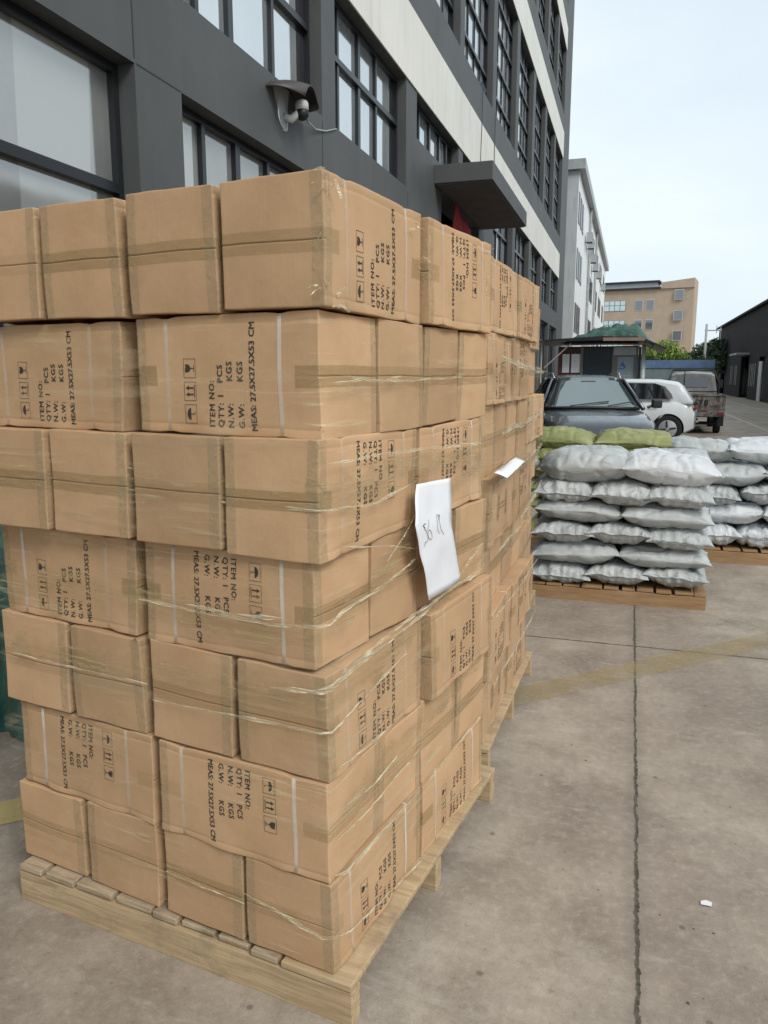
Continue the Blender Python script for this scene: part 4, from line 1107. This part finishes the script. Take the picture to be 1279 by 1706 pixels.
def tree(label, x, y, h, blobs, mat, leaf, n, seed, droop=0, name='tree'):
    rd = random.Random(seed); t = thing(name, label, 'tree', (x, y, 0), 0, 'trees beyond the site wall')
    tr = MB(); tr.tube([(0, 0, 0), (.1, 0, h * .3), (0, .1, h * .62)], [.22, .16, .08], 8)
    for k in range(5):
        a = k * 1.3; tr.tube([(.05, 0, h * (.28 + .05 * k)), (math.cos(a) * h * .15, math.sin(a) * h * .15, h * .55), (math.cos(a) * h * .28, math.sin(a) * h * .28, h * .75)], [.09, .05, .02], 6)
    tr.build('trunk', M['trunk'], t, smooth=True)
    mb = MB()
    for (c, r) in blobs: foliage(mb, c, r, n, leaf, rd, droop)
    mb.build('crown', mat, t); return t
tree('bright green willow like tree beside the booth roof', 2.05, 58, 4.2, [((0, 0, 3.0), (1.5, 1.3, 1.15)), ((-.9, 0, 2.4), (1.2, 1, .9)), ((.9, 0, 2.4), (1.1, 1, .8))], M['leaf'], .16, 2200, 1, .6)
tree('dark green tree left of the utility pole', 5.6, 70, 4.6, [((0, 0, 3.4), (1.2, 1.2, 1.0)), ((-1.0, 0, 2.7), (1.1, 1.1, .9))], M['leaf_dark'], .2, 1800, 2)
tree('dark green tree behind the far corner of the dark shed', 7.2, 78, 5.2, [((0, 0, 3.9), (1.2, 1.2, 1.2)), ((.6, 0, 2.9), (1.0, 1.0, 1.0))], M['leaf_dark'], .2, 1800, 3)
hd = MB(); rd = random.Random(8)
for x in range(-2, 5): foliage(hd, (x + .3, 53.3, 2.2), (.9, .5, .75), 900, .12, rd)
tag(hd.build('hedge', M['leaf_dark']), 'dark clipped hedge growing just behind the blue topped site wall', 'hedge')
pl = thing('utility_pole', 'slim grey utility pole with a thin crossarm beside the dark shed', 'pole', (4.45, 56, 0))
MB().tube([(0, 0, 0), (0, 0, 5.0)], [.10, .07], 8).build('pole', M['pipe'], pl, smooth=True)
mb = MB().box(-.1, .95, -.03, .03, 4.55, 4.62); mb.box(.60, .64, -.02, .02, 4.4, 4.9); mb.box(.85, .89, -.02, .02, 4.0, 4.9); mb.build('crossarm', M['pipe'], pl)

# ================================================================== VEHICLES
def wheel(parent, x, y, r, w, side, rim_style=0):
    """x along the car, y = outer side plane, axis along y"""
    s = side
    wh = MB().add(*lathe([(r * .70, -s * w * .95), (r * .93, -s * w), (r, -s * w * .85), (r, -s * w * .15), (r * .93, 0), (r * .70, s * .004), (r * .68, -s * .03)], x, y, r, 30, 'y')).build('wheel', M['tyre'], parent, smooth=True)
    set_smooth_angle(wh, 40)
    rm = MB().add(*lathe([(r * .685, -s * .012), (r * .64, s * .002), (r * .2, -s * .008), (r * .1, s * .006)], x, y, r, 30, 'y')); rm.build('rim', M['rim'], wh, smooth=True)
    sp = MB()
    for k in range(4 if rim_style else 5):
        a = 2 * math.pi * k / (4 if rim_style else 5) + .15
        T = Matrix.Translation((x, y, r)) @ Matrix.Rotation(a, 4, 'Y')
        y0, y1 = sorted((s * .006, s * .016))
        sp.box(-r * .055, r * .055, y0, y1, r * .12, r * .60, T)
    sp.build('rim_slot', M['black'], wh)
    return wh
def loft(stations, mirror=True):
    """stations: list of (x, [(y, z)...] from bottom centre to top centre), joined to a closed body"""
    mb = MB(); vs = []; n = len(stations[0][1])
    for x, pr_ in stations:
        full = [(x + (q[2] if len(q) > 2 else 0), q[0], q[1]) for q in pr_] + [(x + (q[2] if len(q) > 2 else 0), -q[0], q[1]) for q in reversed(pr_)]
        vs += full
    m = 2 * n
    fs = [(i * m + k, i * m + (k + 1) % m, (i + 1) * m + (k + 1) % m, (i + 1) * m + k) for i in range(len(stations) - 1) for k in range(m)]
    fs.append(tuple(range(m))[::-1]); fs.append(tuple((len(stations) - 1) * m + k for k in range(m)))
    mb.add(vs, fs); return mb
def lerp_tab(tab, x):
    for (a, va), (b, vb) in zip(tab, tab[1:]):
        if x <= b: 
            t = (x - a) / (b - a); t = max(0, t); return va + (vb - va) * t
    return tab[-1][1]
def smooth_tab(tab, x, w=.08):
    return sum(lerp_tab(tab, x + d) for d in (-w, -w / 2, 0, w / 2, w)) / 5
def car_body(Lc, hood, half, low, arches, wheel_r, mat, parent, sill=.30):
    """x from -L/2 (rear) to L/2 (front); hood: table x->z of the top of the lower body; half: table x->half width"""
    st = []; n = 60
    for i in range(n + 1):
        x = -Lc / 2 + Lc * i / n; zt = smooth_tab(hood, x); hw = smooth_tab(half, x, .12); zl = lerp_tab(low, x)
        mid = zl + (zt - zl) * .45
        st.append((x, [(0, zl), (hw * .80, zl), (hw * .95, zl + .04), (hw * .985, zl + (zt - zl) * .22), (hw, mid), (hw * .99, zl + (zt - zl) * .68), (hw * .955, zl + (zt - zl) * .80), (hw * .93, zl + (zt - zl) * .88), (hw * .86, zt - .03), (hw * .74, zt - .004), (hw * .6, zt + .004), (hw * .3, zt + .018), (0, zt + .022)]))
    mb = loft(st); me = mb.mesh('body', mat); o = obj('body', me, parent)
    cut = MB()
    for ax in arches:
        vs, fs = lathe([(wheel_r * 1.14, -3), (wheel_r * 1.14, 3)], ax, 0, wheel_r, 32, 'y'); 
        cut = MB().add(vs, fs); c = obj('cutter', cut.mesh('cutter', M['black']), None); c.matrix_world = Matrix.Identity(4)
        c.parent = parent
        bpy.context.view_layer.update()
        md = o.modifiers.new('b', 'BOOLEAN'); md.object = c; md.operation = 'DIFFERENCE'; md.solver = 'EXACT'
        dg = bpy.context.evaluated_depsgraph_get(); me2 = bpy.data.meshes.new_from_object(o.evaluated_get(dg))
        o.modifiers.clear(); o.data = me2; bpy.data.objects.remove(c)
    set_smooth_angle(o, 30); return o
def quad_strip(name, mat, parent, A_, B_, off=0, smooth=True):
    mb = MB(); vs = []
    for a, b in zip(A_, B_): vs += [a, b]
    mb.add(vs, [(2 * i, 2 * i + 1, 2 * i + 3, 2 * i + 2) for i in range(len(A_) - 1)])
    return mb.build(name, mat, parent, smooth=smooth)

# ---- dark SUV facing the camera (front = +x in car space)
suv = thing('parked_car', 'dark grey SUV parked nose towards the camera behind the olive sacks', 'car', (-.37 - .38, 14.05, 0), -90 + 9.5)
hood = [(-2.30, .95), (-2.15, 1.08), (-.9, 1.08), (.55, 1.075), (.95, 1.06), (1.6, .985), (2.0, .90), (2.18, .80), (2.30, .60)]
half = [(-2.3, .72), (-2.0, .88), (-1.2, .945), (1.3, .945), (1.9, .90), (2.15, .78), (2.3, .62)]
low = [(-2.3, .40), (-2.0, .24), (2.0, .22), (2.3, .30)]
car_body(4.6, hood, half, low, (-1.38, 1.42), .36, M['suv'], suv)
def greenhouse(parent, xs, zb, zt, wb_, wt, paint, rail=True):
    """xs: (rear base, rear top, front top, front base); cabin as pillars, roof and glass panes"""
    rb_, rt, ft, fb = xs
    n = 12
    # roof
    vs = []
    for i in range(n + 1):
        x = rt + (ft - rt) * i / n; z = zt + .035 * math.sin(math.pi * i / n)
        for k in range(9):
            v = -1 + 2 * k / 8; vs.append((x, v * wt, z - .05 * v ** 4 + 0.0))
    mb = MB().add(vs, [(i * 9 + k, i * 9 + k + 1, (i + 1) * 9 + k + 1, (i + 1) * 9 + k) for i in range(n) for k in range(8)])
    o = mb.build('roof', paint, parent, smooth=True); s = o.modifiers.new('s', 'SOLIDIFY'); s.thickness = .03; s.offset = -1
    def screen(name, x0, x1, mat, zo=0, shrink=.93):
        vs = []
        for i in range(9):
            t = i / 8; x = x0 + (x1 - x0) * t; z = zb + .01 + (zt - .02 - zb) * t; w = (wb_ + (wt - wb_) * t) * shrink
            for k in range(9):
                v = -1 + 2 * k / 8; bow = .05 * (1 - v * v) * (1 if x0 > 0 else -1) * (1 - .4 * t); vs.append((x + bow, v * w, z - .045 * v ** 4 * t))
        mb = MB().add(vs, [(i * 9 + k, i * 9 + k + 1, (i + 1) * 9 + k + 1, (i + 1) * 9 + k) for i in range(8) for k in range(8)])
        o = mb.build(name, mat, parent, smooth=True); s = o.modifiers.new('s', 'SOLIDIFY'); s.thickness = .008; return o
    ws = screen('windscreen', fb, ft, M['carglass']); screen('rear_window', rb_, rt, M['carglass_side'])
    for s in (-1, 1):
        def sp(x, t): return Vector((x, s * (wb_ + (wt - wb_) * t), zb + (zt - .05 - zb) * t))
        for a, b, r0, r1 in ((fb - .02, ft, .035, .028), (rb_ + .10, rt, .07, .05)):
            MB().tube([sp(a, 0), sp((a + b) / 2, .5), sp(b, 1)], [r0, (r0 + r1) / 2, r1], 8).build('pillar', paint, parent, smooth=True)
        poly = [sp(rb_ + .12, .02), sp(fb - .06, .02), sp(ft - .05, .97), sp(rt + .08, .97)]
        q = MB().add([p + Vector((0, -s * .012, 0)) for p in poly] + [p + Vector((0, -s * .03, 0)) for p in poly], [(0, 1, 2, 3), (7, 6, 5, 4), (0, 4, 5, 1), (1, 5, 6, 2), (2, 6, 7, 3), (3, 7, 4, 0)])
        q.build('side_window', M['carglass_side'], parent)
        dp = MB().tube([sp((rb_ + fb) / 2 - .1, 0), sp((rt + ft) / 2 - .1, 1)], .03, 6); dp.build('door_pillar', M['black'], parent)
        if rail: MB().tube([(rt + .1, s * wt * .93, zt - .02), (rt + .25, s * wt * .95, zt + .05), (ft - .35, s * wt * .95, zt + .055), (ft - .1, s * wt * .93, zt - .02)], .016, 6).build('roof_rail', M['chrome'], parent, smooth=True)
    return ws
ws = greenhouse(suv, (-2.05, -1.6, .05, .82), 1.08, 1.60, .82, .60, M['suv'])
MB().box(-1.9, .6, -.7, .7, .9, 1.06).build('interior', M['black'], suv)
MB().tube([(.80, -.76, 1.085), (.90, -.4, 1.10), (.925, 0, 1.105), (.90, .4, 1.10), (.80, .76, 1.085)], .028, 6).build('cowl', M['black'], suv, smooth=True)
MB().tube([(.86, -.35, 1.13), (.72, .28, 1.20)], .010, 5).build('wiper', M['black'], suv)
MB().tube([(.86, .25, 1.13), (.70, .68, 1.20)], .010, 5).build('wiper', M['black'], suv)
mb = MB().tube([(.18, -.12, 1.50), (.18, .12, 1.50)], .03, 8); mb.build('mirror', M['black'], ws)
mb = MB().add([(.60, -.24, 1.10), (.60, .02, 1.10), (.55, -.02, 1.16), (.52, -.10, 1.205), (.55, -.18, 1.16)], [(0, 1, 2, 3, 4)]); o = mb.build('pale_toy', M['poster'], suv); s = o.modifiers.new('s', 'SOLIDIFY'); s.thickness = .03
for s in (-1, 1):
    for ax in (-1.38, 1.42): wheel(suv, ax, s * .935, .36, .24, s)
    hl = MB().add([(2.02, s * .86, .78), (2.20, s * .66, .80), (2.285, s * .42, .79), (2.285, s * .42, .72), (2.21, s * .68, .66), (2.04, s * .88, .69)], [(0, 1, 2, 3, 4, 5)])
    hl.map(lambda v: Vector((v.x + .03, v.y * 1.0, v.z)))
    o = hl.build('headlight', M['lamp'], suv); so = o.modifiers.new('s', 'SOLIDIFY'); so.thickness = .05
    MB().tube([(2.335, s * .42, .805), (2.26, s * .66, .825), (2.07, s * .88, .80)], .014, 6).build('light_strip', M['whitep'], suv)
    mr = MB().tube([(.62, s * .92, 1.10), (.60, s * 1.02, 1.14)], .025, 6); mr.build('mirror_arm', M['black'], suv)
    mr = MB(); mr.box(.52, .66, .99 if s > 0 else -1.15, 1.15 if s > 0 else -.99, 1.09, 1.235); mr.build('wing_mirror', M['black'], suv, bevel=.03)
for s in (-1, 1):
    MB().add([(2.27, s * .04, .74), (2.27, s * .30, .74), (2.30, s * .27, .54), (2.30, s * .07, .54)], [(0, 1, 2, 3)]).map(lambda v: Vector((v.x + .035, v.y, v.z))).build('grille', M['black'], suv)
MB().add(*lathe([(.045, 0), (.045, .012)], 2.27, 0, .80, 20, 'x')).build('badge', M['chrome'], suv)
MB().add(*lathe([(.028, .012), (.028, .015)], 2.27, 0, .80, 20, 'x')).build('badge_centre', M['poster_blue'], suv)
MB().box(2.325, 2.335, -.25, .25, .36, .48).build('number_plate', M['poster_blue'], suv)

# ---- small white hatchback side on
wc = thing('parked_car', 'small white electric hatchback parked side on behind the dark SUV', 'car', (-.25, 21.25, 0), 180 - 6)
hood = [(-1.82, .62), (-1.78, .86), (-1.70, 1.0), (-1.3, 1.02), (.9, .98), (1.3, .93), (1.65, .78), (1.8, .6)]
half = [(-1.82, .62), (-1.65, .74), (-1.2, .80), (1.2, .80), (1.6, .72), (1.8, .55)]
low = [(-1.82, .34), (-1.6, .22), (1.6, .20), (1.8, .28)]
car_body(3.62, hood, half, low, (-1.22, 1.22), .33, M['whitecar'], wc)
# solid rear quarter: cabin shell in white with windows set on it
st = []
for x, zt, w in ((-1.76, 1.01, .66), (-1.66, 1.14, .64), (-1.50, 1.36, .60), (-1.36, 1.46, .58), (-.9, 1.53, .60), (-.2, 1.54, .60), (.4, 1.49, .60), (.8, 1.28, .64), (1.1, 1.02, .68)):
    st.append((x, [(0, .95), (w + .08, .95), (w + .075, 1.0), (w + .03, (1.0 + zt) / 2), (w - .01, zt - .06), (w - .08, zt - .01), (w * .4, zt + .01), (0, zt + .012)]))
o = loft(st).build('cabin', M['whitecar'], wc); set_smooth_angle(o, 40)
for s in (-1, 1):
    def wp(x, z, o_=.0): 
        t = (z - 1.0) / .5; return (x, s * ((.755 - .105 * t) + .006 + o_), z)
    pts = [(-1.30, 1.07), (.72, 1.03), (.35, 1.40), (-.10, 1.45), (-.85, 1.44), (-1.10, 1.36), (-1.26, 1.18)]
    mb = MB().add([wp(*p) for p in pts] + [wp(*p, -.05) for p in pts], [tuple(range(7)), tuple(range(13, 6, -1))] + [(i, i + 7, (i + 1) % 7 + 7, (i + 1) % 7) for i in range(7)])
    mb.build('side_window', M['carglass_side'], wc)
    for ax in (-1.22, 1.22): wheel(wc, ax, s * .805, .33, .20, s, 1)
    for hx_ in (-.88, .35):
        MB().tube([(hx_ - .11, s * .80, .88), (hx_ - .08, s * .825, .885), (hx_ + .08, s * .825, .885), (hx_ + .11, s * .80, .88)], .016, 6).build('door_handle', M['whitecar'], wc, smooth=True)
    mb = MB()
    for q in ((-.48, .45), (.62, .42)): mb.box(q[0], q[0] + .008, s * .8035 if s > 0 else -.8045, s * .8045 if s > 0 else -.8035, q[1], .80)
    MB().tube([(-1.80, s * .52, .80), (-1.79, s * .58, .84)], .03, 6).build('tail_light', M['dull_red'], wc)

# ---- old pickup truck with the drop sides, tail towards the camera (front = +y in its own space)
tr = thing('pickup_truck', 'old rusty cargo pickup with grimy tailgate seen from behind', 'truck', (1.70, 23.6, 0), -2)
MB().box(-.72, .72, .05, 4.2, .48, .60).build('chassis', M['black'], tr)
bed = MB().box(-.80, .80, 0, 2.5, .60, .66).build('cargo_bed', M['rust'], tr)
for s in (-1, 1): MB().box(s * .80 if s < 0 else .76, -.76 if s < 0 else .80, .045, 2.5, .661, 1.10).build('side_panel', M['rust'], tr, bevel=.01)
tg = MB().box(-.80, .80, -.01, .035, .70, 1.12).build('tailgate', M['rust'], tr, bevel=.008)
mb = MB().box(-.80, .80, -.035, -.011, 1.07, 1.12); mb.box(-.80, .80, -.03, -.011, .70, .74)
for x in (-.78, -.3, .2, .74): mb.box(x, x + .03, -.03, -.011, .745, 1.065)
mb.build('tailgate_rib', M['rust'], tg)
v, f = text_mesh('16678', .24, .006, 'CENTER', 1.15); MB().add([(x + .02, -.0335, .81 + y * .95) for x, y, _ in v], f).build('painted_number', M['black'], tg)
mb = MB().box(-.8, .8, -.02, .05, .50, .69); mb.build('rear_beam', M['rust'], tr, bevel=.01)
for x, m in ((-.55, 'whitep'), (-.35, 'dull_red'), (-.12, 'whitep'), (.15, 'dull_red'), (.40, 'rust')): MB().box(x, x + .19, -.0235, -.0205, .63, .675).build('reflective_tape', M[m], tr)
MB().box(-.28, .16, -.028, -.0205, .515, .61).build('number_plate', M['teal'], tr)
for s in (-1, 1): MB().box(s * .68 - .09, s * .68 + .09, -.035, -.0205, .53, .62).build('tail_light', M['dull_red'], tr)
fr = MB()
for s in (-1, 1): fr.tube([(s * .74, 2.46, .66), (s * .72, 2.46, 1.45), (s * .60, 2.46, 1.80)], .022, 6)
fr.tube([(-.60, 2.46, 1.80), (.60, 2.46, 1.80)], .022, 6); fr.tube([(-.74, 2.46, 1.15), (.74, 2.46, 1.15)], .018, 6); fr.tube([(-.25, 2.46, 1.15), (-.25, 2.46, 1.8)], .015, 6)
fr.build('headboard_frame', M['black'], tr, smooth=True)
st = []
for y_, zt, w in ((2.60, 1.68, .66), (2.75, 1.75, .66), (3.6, 1.74, .66), (4.1, 1.55, .68), (4.5, 1.05, .70), (4.7, .85, .68)):
    st.append((y_, [(0, .55), (w + .06, .55), (w + .08, 1.0), (w + .02, (1.0 + zt) / 2), (w - .04, zt - .08), (w - .16, zt - .01), (0, zt + .02)]))
mb = loft(st); mb.map(lambda v: Vector((v.y, v.x, v.z))); o = mb.build('cab', M['cab'], tr); set_smooth_angle(o, 35)
MB().prism([(-.46, 1.28), (.46, 1.28), (.50, 1.36), (.44, 1.58), (-.44, 1.58), (-.50, 1.36)], 'y', 2.585, 2.598).build('rear_window', M['carglass_side'], tr)
for s in (-1, 1):
    for y_ in (.75, 3.9):
        w_ = MB().add(*lathe([(.16, -.17 * s), (.26, -.18 * s), (.29, -.15 * s), (.29, -.03 * s), (.26, 0), (.16, .0)], s * .74, y_, .29, 26, 'x')).build('wheel', M['tyre'], tr, smooth=True)
        MB().add(*lathe([(.155, -.02 * s), (.08, .004 * s)], s * .74, y_, .29, 20, 'x')).build('rim', M['rust'], w_)
    MB().box(s * .74 - .10, s * .74 + .06, .30, .32, .22, .50).build('mudflap', M['black'], tr)
    mb = MB().tube([(s * .70, 4.1, 1.3), (s * .92, 4.15, 1.42)], .012, 5); mb.box(s * .92 - .05, s * .92 + .05, 4.12, 4.16, 1.25, 1.5); mb.build('wing_mirror', M['black'], tr)
MB().tube([(-.6, .5, .29), (.6, .5, .29)], .05, 8).build('axle', M['black'], tr)
MB().tube([(.1, .02, .36), (.1, .8, .38)], .04, 8).build('exhaust', M['pipe'], tr)
vn = thing('parked_van', 'distant white van just visible between the pickup and the dark shed', 'van', (7.95, 90, 0))
mb = MB().prism([(-.85, .35), (.85, .35), (.85, 1.3), (.72, 2.05), (-.72, 2.05), (-.85, 1.3)], 'y', 0, 4.2); mb.build('body', M['whitecar'], vn, bevel=.05)
MB().prism([(-.66, 1.3), (.66, 1.3), (.58, 1.85), (-.58, 1.85)], 'y', -.03, -.001).build('rear_window', M['carglass_side'], vn)
for s in (-1, 1):
    MB().add(*lathe([(.3, -.2 * s), (.32, -.05 * s), (.3, 0)], s * .86, .8, .32, 20, 'x')).build('wheel', M['tyre'], vn)
    MB().box(s * .78 - .06, s * .78 + .06, -.02, -.001, .8, 1.15).build('tail_light', M['red'], vn)

# ================================================================== BOOTH
bo = thing('guard_booth', 'red brown booth with posters and an overhanging rusty roof behind the parked cars', 'booth', (0, 24.0, 0))
MB().box(-2.15, .12, .05, 2.4, 0, 2.48).build('wall', M['redwood'], bo)
MB().box(-1.50, -1.42, -.03, .049, 0, 2.45).build('door_post', M['beige'], bo)
MB().box(-1.41, -.62, -.01, .049, 0, 2.42).build('door', M['navy'], bo)
mb = MB()
for k in range(7): mb.box(-1.25, -.80, -.018, -.011, 1.95 + k * .055, 1.975 + k * .055)
mb.build('louvre', M['black'], bo)
mb = MB().box(-.60, .10, -.02, .049, 0, 2.42); mb.build('window_panel', M['beige'], bo)
MB().box(-.56, .06, -.03, -.021, 2.22, 2.44).build('shutter', M['grey_wall'], bo)
ps = MB().box(-.44, .00, -.032, -.021, 1.05, 2.16).build('poster', M['poster'], bo)
mb = MB().add([(-.40, -.034, 1.86), (-.30, -.034, 2.04), (-.20, -.034, 1.86), (-.27, -.034, 1.86), (-.30, -.034, 1.94), (-.34, -.034, 1.90)], [(0, 1, 2, 3, 4, 5)]); mb.box(-.42, -.24, -.036, -.033, 1.81, 1.84); mb.build('poster_emblem', M['poster_blue'], ps)
mb = MB()
for k in range(6): mb.box(-.40, -.06, -.035, -.0325, 1.22 + k * .08, 1.24 + k * .08)
mb.build('poster_lines', M['grey_wall'], ps)
for x0 in (-2.02, -1.76):
    q = MB().box(x0, x0 + (.20 if x0 < -2 else .27), .02, .049, 1.72, 2.26).build('notice_sheet', M['paper'], bo)
    mb = MB()
    for k in range(9): mb.box(x0 + .02, x0 + .17, .0165, .0195, 1.76 + k * .052, 1.768 + k * .052)
    mb.build('notice_lines', M['grey_wall'], q)
MB().box(.13, .20, -.02, .3, 0, 2.45).build('dark_post', M['navy'], bo)
MB().tube([(.27, -.1, 0), (.27, -.1, 2.5)], .06, 10).build('post', M['whitep'], bo, smooth=True)
MB().prism([(-2.75, 2.60), (-2.75, 2.64), (-.85, 2.74), (.25, 2.66), (.85, 2.40), (.85, 2.36), (.25, 2.60), (-.85, 2.62)], 'y', -.7, 2.7).build('roof', M['black'], bo)
MB().prism([(-.85, 2.60), (-.85, 2.69), (.27, 2.68), (.27, 2.59)], 'y', -.76, -.701).build('fascia', M['rusty_roof'], bo)
mb = MB().tube([(-2.9, -.6, 2.66), (-1.9, -.65, 2.60)], .02, 6); mb.tube([(-1.75, -.5, 2.55), (-2.5, -.5, 1.85)], .02, 6); mb.tube([(-3.3, -.5, 1.7), (-2.4, -.5, 1.75)], .015, 6); mb.tube([(-2.6, -.4, 0), (-2.6, -.4, 2.6)], .03, 6); mb.build('awning_strut', M['pipe'], bo)
mb = MB(); vs = []; n = 40
for i in range(n + 1):
    for j in range(n + 1):
        u, v = -1 + 2 * i / n, -1 + 2 * j / n
        e_ = max(0, 1 - abs(u) ** 3) ** .6 * max(0, 1 - abs(v) ** 4) ** .6
        top = .44 * (.62 + .38 * u if u > -1 else 0) * (1 if u < .62 else max(.15, 1 - (u - .62) * 2.4))
        q = Vector((u * 3, v * 3, 2)); z = 2.72 + e_ * (top +  .10 * noise.noise(q * 1.3) + .10 * abs(noise.noise(q * 2.6))) - .05 * (1 - e_) + .05 * noise.noise(Vector((u * 9, v * 9, 5))) * (1 - e_) - max(0, u - .6) * .45
        vs.append((-.62 + u * 1.15, .75 + v * 1.35 + .05 * noise.noise(q * 2), z))
m_ = n + 1; mb.add(vs, [(i * m_ + j, i * m_ + j + 1, (i + 1) * m_ + j + 1, (i + 1) * m_ + j) for i in range(n) for j in range(n)])
o = mb.build('roof_tarp', M['tarp2'], smooth=True); o.location = (0, 24.0, 0); s = o.modifiers.new('s', 'SOLIDIFY'); s.thickness = .015
tag(o, 'crumpled faded green tarpaulin lying on the roof of the booth', 'tarpaulin')
